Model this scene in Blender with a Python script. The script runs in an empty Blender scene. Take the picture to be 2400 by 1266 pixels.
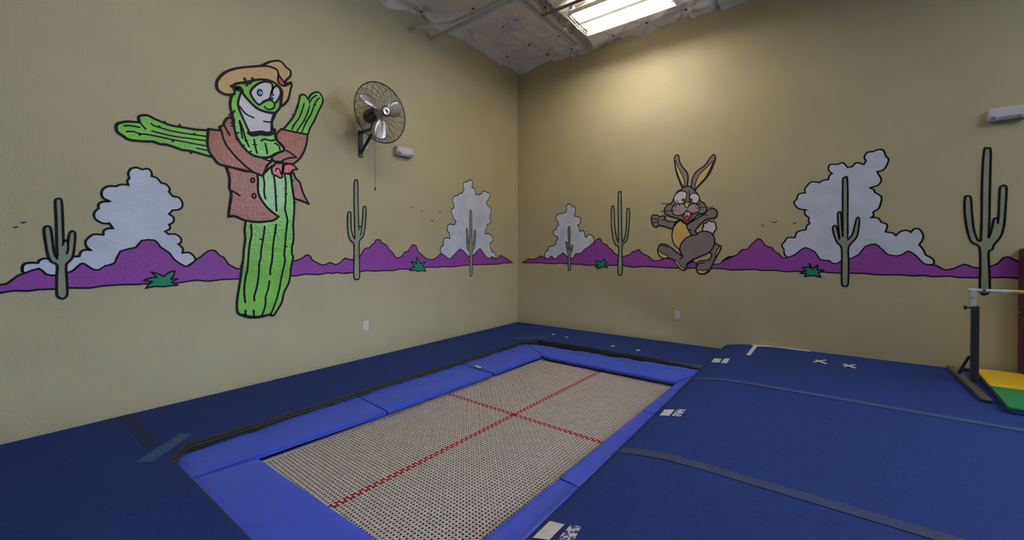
import bpy, math, random
from mathutils import Vector, Matrix, noise
from mathutils.geometry import tessellate_polygon
PI = math.pi
random.seed(7)
sc = bpy.context.scene
COL = sc.collection

# ------------------------------------------------------------ camera, world, exposure
CAM = {'f': 964.6, 'cy': 593.57, 'yaw': -0.64694, 'pitch': -0.00859, 'roll': -0.00019, 'loc': (4.5349, -6.1822, 1.35)}
cd = bpy.data.cameras.new('camera')
co = bpy.data.objects.new('camera', cd)
COL.objects.link(co)
yw, pt, rl = CAM['yaw'], CAM['pitch'], CAM['roll']
fw = Vector((math.sin(yw)*math.cos(pt), math.cos(yw)*math.cos(pt), math.sin(pt)))
r0 = Vector((math.cos(yw), -math.sin(yw), 0))
u0 = r0.cross(fw)
rt = math.cos(rl)*r0 + math.sin(rl)*u0
up = -math.sin(rl)*r0 + math.cos(rl)*u0
M = Matrix((rt, up, -fw)).transposed().to_4x4()
M.translation = Vector(CAM['loc'])
co.matrix_world = M
cd.sensor_fit = 'HORIZONTAL'
cd.sensor_width = 36.0
cd.lens = 36.0*CAM['f']/2400
cd.shift_y = (CAM['cy']-633)/2400
cd.clip_start = 0.05
cd.clip_end = 200
sc.camera = co
sc.view_settings.view_transform = 'Standard'
sc.view_settings.look = 'None'
sc.view_settings.exposure = 0.25
sc.view_settings.gamma = 1.0
sc.view_settings.use_curve_mapping = False
sc.cycles.max_bounces = 8
sc.cycles.diffuse_bounces = 5
sc.cycles.sample_clamp_indirect = 6.0
sc.cycles.use_denoising = True

wd = bpy.data.worlds.new('daylight')
sc.world = wd
wd.use_nodes = True
bg = wd.node_tree.nodes['Background']
bg.inputs['Color'].default_value = (0.55, 0.72, 1.0, 1)
bg.inputs['Strength'].default_value = SKY = 40.0
TUBE = 42.0         # brightness of the fluorescent tubes

# portal that guides the sky light through the high window in the right-hand wall
pl = bpy.data.lights.new('window_portal', 'AREA')
pl.shape = 'RECTANGLE'
pl.size, pl.size_y = 3.2, 2.1
pl.cycles.is_portal = True
po = bpy.data.objects.new('window_portal', pl)
COL.objects.link(po)
po.location = (10.3, 0.16, 3.35)
po.rotation_euler = (-PI/2, 0, 0)

# ------------------------------------------------------------ helpers
def lin(h):
    h = h.lstrip('#')
    v = [int(h[i:i+2], 16)/255 for i in (0, 2, 4)]
    return tuple(x/12.92 if x <= .04045 else ((x+.055)/1.055)**2.4 for x in v)

MATS = {}
def mat(name, color, rough=.6, metal=0, var=0.0, vscale=8, bump=0.0, bscale=60, emit=None, spec=.5, trans=0, alpha=1, coat=0):
    m = bpy.data.materials.new(name); MATS[name] = m
    m.use_nodes = True
    nt = m.node_tree; b = nt.nodes['Principled BSDF']
    c = lin(color) if isinstance(color, str) else color
    b.inputs['Base Color'].default_value = (*c, 1)
    b.inputs['Roughness'].default_value = rough
    b.inputs['Metallic'].default_value = metal
    b.inputs['Specular IOR Level'].default_value = spec
    b.inputs['Coat Weight'].default_value = coat
    b.inputs['Alpha'].default_value = alpha
    tc = nt.nodes.new('ShaderNodeTexCoord')
    if var:
        n = nt.nodes.new('ShaderNodeTexNoise'); n.inputs['Scale'].default_value = vscale; n.inputs['Detail'].default_value = 5
        nt.links.new(tc.outputs['Object'], n.inputs['Vector'])
        mp = nt.nodes.new('ShaderNodeMapRange')
        mp.inputs[1].default_value = .3; mp.inputs[2].default_value = .7
        mp.inputs[3].default_value = 1-var; mp.inputs[4].default_value = 1+var
        nt.links.new(n.outputs['Fac'], mp.inputs[0])
        mx = nt.nodes.new('ShaderNodeMix'); mx.data_type = 'RGBA'; mx.blend_type = 'MULTIPLY'; mx.inputs[0].default_value = 1
        mx.inputs[6].default_value = (*c, 1)
        nt.links.new(mp.outputs[0], mx.inputs[7])
        nt.links.new(mx.outputs[2], b.inputs['Base Color'])
    if bump:
        n2 = nt.nodes.new('ShaderNodeTexNoise'); n2.inputs['Scale'].default_value = bscale; n2.inputs['Detail'].default_value = 3
        nt.links.new(tc.outputs['Object'], n2.inputs['Vector'])
        bp = nt.nodes.new('ShaderNodeBump'); bp.inputs['Strength'].default_value = bump; bp.inputs['Distance'].default_value = .01
        nt.links.new(n2.outputs['Fac'], bp.inputs['Height'])
        nt.links.new(bp.outputs[0], b.inputs['Normal'])
    if emit:
        b.inputs['Emission Color'].default_value = (*emit[0], 1)
        b.inputs['Emission Strength'].default_value = emit[1]
    return m

def mk(name, verts, faces, m, parent=None, smooth=False, **props):
    me = bpy.data.meshes.new(name)
    me.from_pydata([tuple(v) for v in verts], [], faces)
    me.materials.append(MATS[m] if isinstance(m, str) else m)
    if smooth:
        me.polygons.foreach_set('use_smooth', [True]*len(me.polygons))
    me.update()
    o = bpy.data.objects.new(name, me)
    COL.objects.link(o)
    if parent: o.parent = parent
    for k, v in props.items(): o[k] = v
    return o

def thing(name, label, cat, group=None, loc=(0, 0, 0)):
    o = bpy.data.objects.new(name, None)
    COL.objects.link(o); o.location = loc
    o.empty_display_size = .1
    o['label'] = label; o['category'] = cat
    if group: o['group'] = group
    return o

def tag(o, label, cat, group=None):
    o['label'] = label; o['category'] = cat
    if group: o['group'] = group
    return o

class B:
    "collects shapes into one mesh"
    def __init__(s): s.v = []; s.f = []
    def add(s, v, f):
        n = len(s.v); s.v += [Vector(p) for p in v]; s.f += [tuple(i+n for i in q) for q in f]; return s
    def box(s, c, d, rot=None, bev=0.0):
        x, y, z = (k/2 for k in d)
        c = Vector(c)
        if bev:
            b = min(bev, .49*min(d))
            pts = []
            for sx in (-1, 1):
                for sy in (-1, 1):
                    for sz in (-1, 1):
                        pts += [(sx*x, sy*(y-b), sz*(z-b)), (sx*(x-b), sy*y, sz*(z-b)), (sx*(x-b), sy*(y-b), sz*z)]
            import bmesh
            bm = bmesh.new()
            for p in pts: bm.verts.new(p)
            bmesh.ops.convex_hull(bm, input=bm.verts)
            bmesh.ops.dissolve_limit(bm, angle_limit=.01, verts=bm.verts, edges=bm.edges)
            bm.verts.index_update()
            v = [w.co.copy() for w in bm.verts]; f = [tuple(w.index for w in q.verts) for q in bm.faces]
            bm.free()
        else:
            v = [Vector((a, b_, c_)) for a in (-x, x) for b_ in (-y, y) for c_ in (-z, z)]
            f = [(0, 1, 3, 2), (4, 6, 7, 5), (0, 4, 5, 1), (2, 3, 7, 6), (0, 2, 6, 4), (1, 5, 7, 3)]
        if rot is not None: v = [rot @ p for p in v]
        return s.add([p+c for p in v], f)
    def tube(s, pts, r, n=8, cap=True, closed=False):
        pts = [Vector(p) for p in pts]; N = len(pts)
        rr = r if isinstance(r, (list, tuple)) else [r]*N
        v = []; f = []; ref = None
        for i, p in enumerate(pts):
            if closed: d = pts[(i+1) % N]-pts[i-1]
            else: d = pts[min(i+1, N-1)]-pts[max(i-1, 0)]
            d.normalize()
            if ref is None:
                ref = d.orthogonal().normalized()
            a = (ref-d*ref.dot(d))
            a = a.normalized() if a.length > 1e-6 else d.orthogonal().normalized()
            ref = a; b = d.cross(a)
            for k in range(n):
                t = 2*PI*k/n; v.append(p+rr[i]*(math.cos(t)*a+math.sin(t)*b))
        for i in range(N if closed else N-1):
            j = (i+1) % N
            for k in range(n):
                k2 = (k+1) % n
                f.append((i*n+k, i*n+k2, j*n+k2, j*n+k))
        if cap and not closed:
            f.append(tuple(range(n))[::-1]); f.append(tuple((N-1)*n+k for k in range(n)))
        return s.add(v, f)
    def lathe(s, prof, origin, axis, n=32):
        "prof: (radius, distance along axis)"
        ax = Vector(axis).normalized(); a = ax.orthogonal().normalized(); b = ax.cross(a); o = Vector(origin)
        v = []; f = []
        for (r, h) in prof:
            for k in range(n):
                t = 2*PI*k/n; v.append(o+ax*h+r*(math.cos(t)*a+math.sin(t)*b))
        for i in range(len(prof)-1):
            for k in range(n):
                k2 = (k+1) % n; f.append((i*n+k, i*n+k2, (i+1)*n+k2, (i+1)*n+k))
        f.append(tuple(range(n))[::-1]); f.append(tuple((len(prof)-1)*n+k for k in range(n)))
        return s.add(v, f)
    def prism(s, poly, z0, z1):
        n = len(poly)
        v = [(p[0], p[1], z0) for p in poly]+[(p[0], p[1], z1) for p in poly]
        f = [tuple(range(n))[::-1], tuple(range(n, 2*n))]
        f += [(i, (i+1) % n, n+(i+1) % n, n+i) for i in range(n)]
        return s.add(v, f)
    def mk(s, name, m, parent=None, smooth=False, **k): return mk(name, s.v, s.f, m, parent, smooth, **k)

def smooth_by_angle(o, ang=.6):
    me = o.data
    me.polygons.foreach_set('use_smooth', [True]*len(me.polygons))
    me.set_sharp_from_angle(angle=ang)

def fbm(x, y, z=0, o=4):
    return noise.fractal(Vector((x, y, z)), 1.0, 2.0, o)

# ------------------------------------------------------------ materials
mat('wall_paint', '#b5a987', .62, var=.035, vscale=2.2, bump=.25, bscale=90)
mat('carpet', (.018, .036, .160), .95, var=.10, vscale=40, bump=.35, bscale=300, spec=.15)
mat('vinyl', (.046, .088, .60), .42, var=.05, vscale=5, bump=.30, bscale=9, spec=.45)
mat('rubber', (.017, .013, .014), .75, var=.2, vscale=20)
mat('pit_dark', (.012, .012, .014), .9, var=.2)
mat('webbing', (.54, .47, .425), .8, var=.12, vscale=30, spec=.15)
mat('web_edge', (.52, .46, .45), .6, var=.08, vscale=20)
mat('web_red', (.40, .018, .022), .7, var=.2, vscale=30, spec=.15)
mat('frame_steel', (.12, .12, .13), .45, metal=.6, var=.1)
mat('insulation', (.86, .80, .73), .38, var=.05, vscale=3, bump=.35, bscale=26)
mat('ceiling_steel', (.56, .53, .49), .5, var=.06)
mat('pin', (.04, .035, .03), .5, var=.1)
mat('grey_pipe', (.20, .19, .18), .5, var=.1)
mat('brass', (.25, .07, .03), .35, metal=.6, var=.1)
mat('fixture_white', (.8, .78, .74), .35, var=.02)
mat('tube_glow', (.9, .9, .85), .4, emit=((1.0, .94, .78), TUBE), var=.01)
mat('white_plastic', (.62, .58, .60), .35, var=.03)
mat('grey_plastic', (.16, .15, .16), .4, var=.05)
mat('lamp_lens', (.55, .55, .6), .12, metal=.5, var=.05)
mat('black_paint', (.018, .016, .018), .4, var=.15)
mat('fan_wire', (.05, .048, .05), .35, metal=.7, var=.1)
mat('aluminium', (.72, .66, .68), .3, metal=.75, var=.05, vscale=20)
mat('chrome', (.7, .68, .66), .15, metal=1, var=.03)
mat('steel_white', (.55, .53, .56), .35, var=.05)
mat('steel_black', (.028, .026, .03), .35, var=.1)
mat('rail_brown', (.085, .065, .052), .45, var=.15, vscale=15)
mat('bar_wood', (.55, .31, .10), .4, var=.15, vscale=12)
mat('mat_yellow', (.72, .43, .012), .45, var=.05, bump=.1, bscale=40)
mat('mat_green', (.018, .20, .055), .45, var=.05, bump=.1, bscale=40)
mat('mat_blue', (.03, .035, .22), .42, var=.05)
mat('mat_maroon', (.085, .014, .035), .5, var=.1)
mat('white_tape', (.66, .60, .58), .6, var=.08, vscale=30, bump=.2, bscale=100)
mat('grey_tape', (.052, .068, .155), .85, spec=.12, var=.08, vscale=20)
mat('grey_tape_b', (.046, .055, .115), .85, spec=.12, var=.08, vscale=20)
mat('blue_tape', (.036, .080, .165), .8, spec=.2, var=.06, vscale=20)
mat('brown_tape', (.025, .030, .085), .85, spec=.12, var=.1, vscale=20)
mat('yellow_tag', (.72, .55, .08), .5, var=.05)
mat('window_frame', (.6, .6, .6), .4, var=.03)
# worn tape: white flakes left over blue carpet
def worn_mat():
    m = mat('worn_tape', (.6, .56, .6), .6)
    nt = m.node_tree; b = nt.nodes['Principled BSDF']
    tc = nt.nodes.new('ShaderNodeTexCoord'); n = nt.nodes.new('ShaderNodeTexNoise')
    n.inputs['Scale'].default_value = 42; n.inputs['Detail'].default_value = 6
    nt.links.new(tc.outputs['Object'], n.inputs['Vector'])
    cr = nt.nodes.new('ShaderNodeValToRGB'); cr.color_ramp.elements[0].position = .47; cr.color_ramp.elements[1].position = .52
    cr.color_ramp.elements[0].color = (.018,.037,.175,1); cr.color_ramp.elements[1].color = (.62, .58, .62, 1)
    nt.links.new(n.outputs['Fac'], cr.inputs[0]); nt.links.new(cr.outputs[0], b.inputs['Base Color'])
worn_mat()
# thin window glass
g = bpy.data.materials.new('glass'); MATS['glass'] = g; g.use_nodes = True
nt = g.node_tree; nt.nodes.clear()
o_ = nt.nodes.new('ShaderNodeOutputMaterial'); t_ = nt.nodes.new('ShaderNodeBsdfTransparent'); gl = nt.nodes.new('ShaderNodeBsdfGlossy')
gl.inputs['Roughness'].default_value = .02; mx = nt.nodes.new('ShaderNodeMixShader'); mx.inputs[0].default_value = .08
nt.links.new(t_.outputs[0], mx.inputs[1]); nt.links.new(gl.outputs[0], mx.inputs[2]); nt.links.new(mx.outputs[0], o_.inputs[0])
# mural paints (same wall texture under the paint)
def paint(n, c, rough=.5, var=.05, vscale=6, coat=0, spec=.3):
    m = mat(n, c, rough, var=var, vscale=vscale, bump=.3, bscale=45, coat=coat, spec=spec)
    b = m.node_tree.nodes['Principled BSDF']
    b.inputs['Coat Roughness'].default_value = .16
    if coat:                              # the varnish follows the brush marks
        for l in list(m.node_tree.links):
            if l.to_socket == b.inputs['Normal']: m.node_tree.links.new(l.from_socket, b.inputs['Coat Normal'])
paint('p_black', (.006, .004, .007), .6, spec=.2)
paint('p_purple', (.275, .060, .350), .5, .06)
paint('p_cloud', (.60, .63, .74), .55, .10, 4)
paint('p_sage', (.275, .300, .215), .5, .10, 3)
paint('p_bush', (.008, .235, .125), .5, .05)
paint('p_green', (.185, .54, .055), .55, .12, 5, coat=.40)
paint('p_green_pale', (.27, .55, .16), .55, .10, 5, coat=.5)
paint('p_brown', (.36, .110, .060), .5, .12, 8, coat=.28)
paint('p_tan', (.58, .38, .17), .5, .06)
paint('p_red', (.66, .045, .02), .45, .05, coat=.4)
paint('p_white', (.68, .64, .68), .5, .03)
paint('p_blue', (.02, .22, .60), .5, .03)
paint('p_grey', (.205, .180, .185), .55, .08, 5)
paint('p_muzzle', (.38, .32, .32), .55, .05)
paint('p_straw', (.66, .44, .14), .5, .06)

# ------------------------------------------------------------ room shell
RX, RY = 13.0, -11.0           # far right and behind the camera
WH = 4.95                      # wall height
PIT = [(1.157, -5.401), (.975, -5.256), (1.02, -1.215), (1.134, -1.021), (3.62, -1.02), (3.62, -5.401)]
def zslab(x):
    pts = [(3.44, .004), (3.46, .03), (3.51, .066), (3.65, .09), (3.8, .109), (4.0, .115), (5, .112), (20, .11)]
    if x <= pts[0][0]: return pts[0][1]
    for (a, b), (d, e) in zip(pts, pts[1:]):
        if x <= d: return b+(e-b)*(x-a)/(d-a)

def structure(o): o['kind'] = 'structure'; return o

# carpeted floor, with the trampoline pit cut into it
outer = [(0, 0), (0, RY), (RX, RY), (RX, 0)]
loops = [[Vector((x, y, 0)) for x, y in outer], [Vector((x, y, 0)) for x, y in PIT]]
tri = tessellate_polygon(loops)
vv = [v for l in loops for v in l]
fl = B(); fl.add(vv, [tuple(t) for t in tri])
n = len(PIT)
fl.add([(x, y, 0) for x, y in PIT]+[(x, y, -.012) for x, y in PIT], [(i, (i+1) % n, n+(i+1) % n, n+i) for i in range(n)])
floor = structure(fl.mk('floor', 'carpet'))
# black ribbed edging that lines the rim of the pit, one length per side
rim_names = 0
for i in range(n):
    a, b = Vector((*PIT[i], 0)), Vector((*PIT[(i+1) % n], 0))
    if i == 4: continue
    d = (b-a).normalized(); nrm = Vector((d.y, -d.x, 0))
    cen = sum((Vector((*p, 0)) for p in PIT), Vector())/n
    if (cen-a).dot(nrm) < 0: nrm = -nrm
    rim_names += 1
    e = B()
    prof = [(0.0, -.004), (.012, -.006), (.014, -.022), (.006, -.025), (.014, -.030), (.018, -.046), (.008, -.050), (.020, -.058), (.020, -.085), (0, -.085)]
    vs = [a+nrm*u+Vector((0, 0, w)) for u, w in prof]+[b+nrm*u+Vector((0, 0, w)) for u, w in prof]
    k = len(prof)
    e.add(vs, [(j, (j+1) % k, k+(j+1) % k, k+j) for j in range(k)]+[tuple(range(k)), tuple(range(k, 2*k))[::-1]])
    structure(e.mk('trim_%d' % rim_names, 'rubber'))
pw = B()
pw.add([(x, y, -.08) for x, y in PIT]+[(x, y, -.95) for x, y in PIT], [(i, (i+1) % n, n+(i+1) % n, n+i) for i in range(n)])
pw.add([(x, y, -.95) for x, y in PIT], [tuple(range(n))])
structure(pw.mk('trim_%d' % (rim_names+1), 'pit_dark'))['label'] = 'dark inside of the trampoline pit'

structure(mk('wall_left', [(0, 0, -.02), (0, RY, -.02), (0, RY, WH), (0, 0, WH), (-.15, .15, -.02), (-.15, RY, -.02), (-.15, RY, WH), (-.15, .15, WH)],
             [(0, 1, 2, 3), (4, 7, 6, 5), (3, 2, 6, 7), (0, 4, 5, 1)], 'wall_paint'))
# right wall with a high window well to the right of the picture
WX0, WX1, WZ0, WZ1 = 8.7, 11.9, 2.3, 4.4
rw = B()
for (x0, x1, z0, z1) in ((0, WX0, -.02, WH), (WX1, RX, -.02, WH), (WX0, WX1, -.02, WZ0), (WX0, WX1, WZ1, WH)):
    rw.add([(x0, 0, z0), (x1, 0, z0), (x1, 0, z1), (x0, 0, z1)], [(0, 1, 2, 3)])
    rw.add([(x0, .15, z0), (x1, .15, z0), (x1, .15, z1), (x0, .15, z1)], [(3, 2, 1, 0)])
rw.add([(WX0, 0, WZ0), (WX1, 0, WZ0), (WX1, 0, WZ1), (WX0, 0, WZ1), (WX0, .15, WZ0), (WX1, .15, WZ0), (WX1, .15, WZ1), (WX0, .15, WZ1)],
       [(0, 4, 5, 1), (1, 5, 6, 2), (2, 6, 7, 3), (3, 7, 4, 0)])
structure(rw.mk('wall_right', 'wall_paint'))
structure(mk('wall_back', [(0, RY, -.02), (RX, RY, -.02), (RX, RY, WH), (0, RY, WH)], [(0, 1, 2, 3)], 'wall_paint'))
structure(mk('wall_far_right', [(RX, 0, -.02), (RX, RY, -.02), (RX, RY, WH), (RX, 0, WH)], [(0, 1, 2, 3)], 'wall_paint'))
wn = structure(bpy.data.objects.new('window_1', None)); COL.objects.link(wn)
for i in range(5):
    x = WX0+.03+(WX1-WX0-.06)*i/4
    B().box((x, .08, (WZ0+WZ1)/2), (.06, .06, WZ1-WZ0)).mk('window_post', 'window_frame', wn)
for z in (WZ0+.03, WZ1-.03):
    B().box(((WX0+WX1)/2, .08, z), (WX1-WX0, .05, .06)).mk('window_rail', 'window_frame', wn)
for i in range(4):
    x0 = WX0+.06+(WX1-WX0-.06)*i/4; x1 = WX0+(WX1-WX0-.06)*(i+1)/4
    mk('pane', [(x0, .08, WZ0+.06), (x1, .08, WZ0+.06), (x1, .08, WZ1-.06), (x0, .08, WZ1-.06)], [(0, 1, 2, 3)], 'glass', wn)

# ceiling: quilted white insulation blankets pinned up between the joists
PINS = [(0.053,-2.348),(0.62,-1.907),(0.922,-1.295),(0.634,-1.244),(0.646,-0.565),(0.15,-0.518),(0.751,-0.164),(1.221,-0.562),(1.208,-0.14),
        (1.925,-0.127),(2.457,-0.149),(2.993,-0.10),(3.165,-0.246),(1.653,-1.732),(0.801,-2.484),(2.011,-0.868),(2.175,-1.338),(2.8,-.9),(3.4,-1.3),(2.9,-1.9),(.3,-3.0),(1.3,-2.9),(.25,-1.5)]
PIN_PH = [(random.random()*6.28, random.choice((5, 6, 7))) for _ in PINS]
def zceil(x, y):
    z = 4.69
    d = min(x, -y)                      # droop against the walls
    z -= .055*math.exp(-max(d, 0)/.22)
    z += (.024 if x < 4.5 and y > -4 else .008)*fbm(x*1.1, y*1.1, 3.3)+.016*abs(fbm(x*2.6, y*2.6, 7.7))
    along = x if -y < x else y
    z -= .055*math.exp(-max(d, 0)/.15)*(.5+.5*math.sin(along*6.1+1.2*math.sin(along*2.3)))
    if x < .8: z -= .09*max(0, min(1, (-y-2.2)/.7))
    # the blanket left of the joist is tucked up to its chord, then a recess, then the next blanket hangs lower
    if y < -.05:
        if x < 1.43: z -= .05*math.exp(-(1.43-x)/.5)
        elif x < 1.60: z += .13*min(1, (x-1.40)/.05)*min(1, (1.615-x)/.03)
        else: z -= .08*math.exp(-(x-1.60)/.30)
    if 3.36 < x < 3.41 and y > -.4: z += .06
    if x > 3.40: z -= .035
    for (px, py), (ph, k) in zip(PINS, PIN_PH):
        r2 = (x-px)**2+(y-py)**2
        if r2 < .8:
            r = math.sqrt(r2); t = math.atan2(y-py, x-px)
            z += .038*math.exp(-r/.10)
            w = math.exp(-r/.28)*min(1, r/.07)
            z += .040*w*(abs(math.sin(k*t/2+ph+2*r))**.6*2-1)
    return z
xs = [i*.025 for i in range(180)]; xs += [4.5+i*.35 for i in range(25)]
ys = [-i*.025 for i in range(150)]; ys += [-3.75-i*.35 for i in range(22)]
xs[-1] = RX; ys[-1] = RY
cv = [(x, y, zceil(x, y)) for y in ys for x in xs]
nx = len(xs)
cf = [(j*nx+i, (j+1)*nx+i, (j+1)*nx+i+1, j*nx+i+1) for j in range(len(ys)-1) for i in range(nx-1)]
structure(mk('ceiling', cv, cf, 'insulation', smooth=True))
mk('trim_9', [(-.15, .15, WH), (RX, .15, WH), (RX, RY, WH), (-.15, RY, WH)], [(0, 1, 2, 3)], 'ceiling_steel', kind='structure')
PIN_WHERE = ['above the bend of the thin white conduit', 'just above the middle of the thicker white pipe', 'left of the joist, near a long crease', 'midway between the wall pipes and the joist',
             'on the crease right of the room corner line', 'nearest the room corner', 'by the right wall, right of the corner', 'close beside the joist, left of the light', 'at the end of the joist by the right wall',
             'below the left half of the bright light', 'below the right half of the bright light', 'right of the bright light, nearer the wall', 'right of the bright light, nearer the top of the photo']
for i, (px, py) in enumerate(PINS[:13]):
    o = B().lathe([(.003, .012), (.017, .010), (.018, 0), (.012, -.006), (.003, -.009)], (0, 0, 0), (0, 0, 1), 12).mk('insulation_pin', 'pin')
    o.location = (px, py, zceil(px, py)-.004)
    tag(o, 'small dark insulation washer '+PIN_WHERE[i], 'pin', 'washers pinning the ceiling insulation')

# ------------------------------------------------------------ open web joist, pipes, struts under the roof
J = thing('bar_joist', 'white painted open web steel joist running to the right wall beside the light', 'joist')
JX = 1.455
for dx in (-.036, .036):
    b = B(); b.box((JX+dx, -5.35, 4.555), (.056, 9.9, .006)); b.box((JX+dx*.25, -5.35, 4.58), (.006, 9.9, .05)); b.mk('chord', 'ceiling_steel', J)
k = 0
y = -.42
while y > -10.2:
    for a, bb in ((y, y-.20), (y-.40, y-.20)):
        b = B(); b.tube([(JX, bb, 4.575), (JX, a, 4.93)], .0085, 6); b.mk('web_bar', 'ceiling_steel', J)
    y -= .40
B().tube([(JX, -.42, 4.57), (JX+.03, -.16, 4.60), (JX+.05, -.02, 4.60)], .012, 6).mk('end_strut', 'ceiling_steel', J)

p = B(); p.tube([(0.004, -2.123, 4.39), (.3, -2.128, 4.392), (1.53, -2.145, 4.395), (6, -2.21, 4.41), (12.9, -2.3, 4.42)], .028, 12)
o = thing('conduit_pipe', 'thicker straight white pipe coming out of left wall below ceiling', 'pipe')
p.mk('pipe', 'ceiling_steel', o); B().lathe([(.036, 0), (.036, .006), (.022, .012)], (.001, -2.123, 4.39), (1, 0, 0), 16).mk('escutcheon', 'ceiling_steel', o)
p = B(); p.tube([(.004, -2.50, 4.345), (.16, -2.50, 4.35), (.22, -2.48, 4.352), (.30, -2.42, 4.36), (.45, -2.30, 4.39), (.55, -2.235, 4.405), (.75, -2.195, 4.43), (1.6, -2.195, 4.43), (6, -2.26, 4.42), (12.9, -2.36, 4.43)], .019, 10)
o = thing('bent_conduit', 'thin white conduit with a bend, left of the thicker pipe, entering the left wall', 'pipe')
p.mk('pipe', 'ceiling_steel', o); B().tube([(.10, -2.50, 4.348), (.14, -2.50, 4.349)], .018, 8).mk('coupling', 'ceiling_steel', o)
B().lathe([(.028, 0), (.028, .006), (.014, .010)], (.001, -2.50, 4.345), (1, 0, 0), 12).mk('escutcheon', 'ceiling_steel', o)

SP = thing('sprinkler_pipe', 'grey sprinkler pipe crossing above the left end of the light', 'pipe')
B().tube([(1.47, -1.45, 4.53), (1.65, -1.45, 4.53)], .017, 10).mk('branch_pipe', 'grey_pipe', SP)
B().tube([(1.62, -1.45, 4.53), (1.70, -1.45, 4.53)], .026, 10).mk('coupling', 'grey_pipe', SP)
B().tube([(1.70, -1.45, 4.53), (12.8, -1.45, 4.53)], .021, 10).mk('pipe', 'grey_pipe', SP)
for q in ((1.62, -1.45), (1.545, -1.46)):
    s = B(); s.tube([(q[0], q[1], 4.53), (q[0], q[1]-.02, 4.60)], .009, 8); s.lathe([(.006, 0), (.018, .006), (.02, .02), (.006, .03)], (q[0], q[1]-.02, 4.592), (0, 0, 1), 10)
    h = s.mk('sprinkler_head', 'brass', SP)
ST = thing('strut_channel', 'short slotted steel channel running from the joist to the light', 'channel')
b = B(); b.box((3.25, -.98, 4.563), (3.46, .042, .006)); b.box((3.25, -.961, 4.583), (3.46, .004, .04)); b.box((3.25, -.999, 4.583), (3.46, .004, .04)); b.mk('channel', 'ceiling_steel', ST)
slot0 = B().box((0, 0, 0), (.05, .014, .003)).mk('slot', 'pin', ST); slot0.location = (1.56, -.98, 4.559)
for i in range(1, 39):
    c_ = slot0.copy(); COL.objects.link(c_); c_.parent = ST; c_.location = (1.56+i*.085, -.98, 4.559)

# ------------------------------------------------------------ fluorescent fixtures
def make_fixture(label):
    t = thing('light_fixture', label, 'light', 'guarded fluorescent light fixtures')
    Lx, Wy = 1.215, .60
    hx, hy = Lx/2, Wy/2
    # housing: white reflector pan with sloping sides and a centre ridge
    b = B()
    sec = [(-hy, .00), (-hy, .012), (-hy+.04, .085), (-.05, .085), (0, .045), (.05, .085), (hy-.04, .085), (hy, .012), (hy, .0)]
    top = [(s_[0]*1.0, s_[1]+.012) for s_ in sec]
    v = []
    for x in (-hx, hx):
        v += [(x, a, z) for a, z in sec]
    k = len(sec)
    for i in range(k-1):
        if i in (2, 5):      # lamp bays: slots let some light up to the ceiling
            (ya, za), (yb, zb) = sec[i], sec[i+1]
            ns = 4
            for q in range(ns):
                a0, a1 = ya+(yb-ya)*(q+.0)/ns, ya+(yb-ya)*(q+.62)/ns
                b.add([(-hx, a0, za), (-hx, a1, za), (hx, a1, za), (hx, a0, za)], [(0, 1, 2, 3)])
        else: b.add([(x, a, z) for x in (-hx, hx) for a, z in sec[i:i+2]], [(0, 1, 3, 2)])
    b.box((0, 0, .106), (Lx, .10, .035))
    for x in (-hx, hx):
        b.add([(x, a, z) for a, z in sec]+[(x, hy-.04, .098), (x, -hy+.04, .098)], [tuple(range(k+2))])
    b.mk('reflector', 'fixture_white', t)
    b = B(); b.box((0, 0, .045), (Lx-.05, .055, .05)); b.mk('ballast_cover', 'fixture_white', t)
    for y in (-.235, -.165, -.095, .095, .165, .235):
        q = B(); q.tube([(-hx+.045, y, .040), (hx-.045, y, .040)], .0125, 10); tb = q.mk('tube', 'tube_glow', t, smooth=True)
        for x in (-hx+.03, hx-.03):
            B().box((x, y, .042), (.022, .034, .05), bev=.004).mk('lamp_holder', 'fixture_white', tb)
    # wire guard
    g = B(); r = .0022
    def gz(y): return -.034+abs(y)/hy*.026
    for y in (-hy-.004, -hy*.8, -.045, -.015, .015, .045, hy*.8, hy+.004):
        g.tube([(-hx-.004, y, gz(y)), (hx+.004, y, gz(y))], r*(1.5 if abs(y) > .9*hy else 1), 5)
    N = 26
    for i in range(N+1):
        x = -hx-.004+(Lx+.008)*i/N
        rr = r*(1.6 if i in (0, N) else .8)
        if i in (0, N):
            g.tube([(x, -hy, .0), (x, -hy, gz(hy)), (x, 0, gz(0)), (x, hy, gz(hy)), (x, hy, .0)], rr, 5)
        else:
            for s in (-1, 1):
                g.tube([(x, s*hy, .0), (x, s*hy, gz(hy)), (x, s*hy*.8, gz(hy*.8))], rr, 4)
                g.tube([(x, s*.045, gz(.045)), (x, s*.015, gz(.015))], rr, 4)
    for x in (-hx+.035, hx-.035):
        g.tube([(x, -hy, gz(hy)), (x, 0, gz(0)), (x, hy, gz(hy))], r, 4)
    for i in range(13):
        y = -hy+Wy*i/12
        for s in (-1, 1):
            g.tube([(s*(hx+.004), y, gz(y)), (s*(hx-.035), y, gz(y))], r*.8, 4)
    g.mk('wire_guard', 'fixture_white', t)
    for x in (-hx+.1, hx-.1):
        B().tube([(x, 0, .12), (x, 0, .24)], .004, 5).mk('hanger', 'ceiling_steel', t)
    B().box((-hx+.03, -hy+.08, .125), (.06, .08, .05), bev=.008).mk('junction_box', 'fixture_white', t)
    return t
def copy_tree(o, parent=None):
    c = o.copy(); COL.objects.link(c); c.parent = parent
    for ch in list(o.children): copy_tree(ch, c)
    return c
FX = make_fixture('bright guarded fluorescent light under the ceiling beside the right wall')
FX.location = (2.444, -1.105, 4.42)
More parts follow.
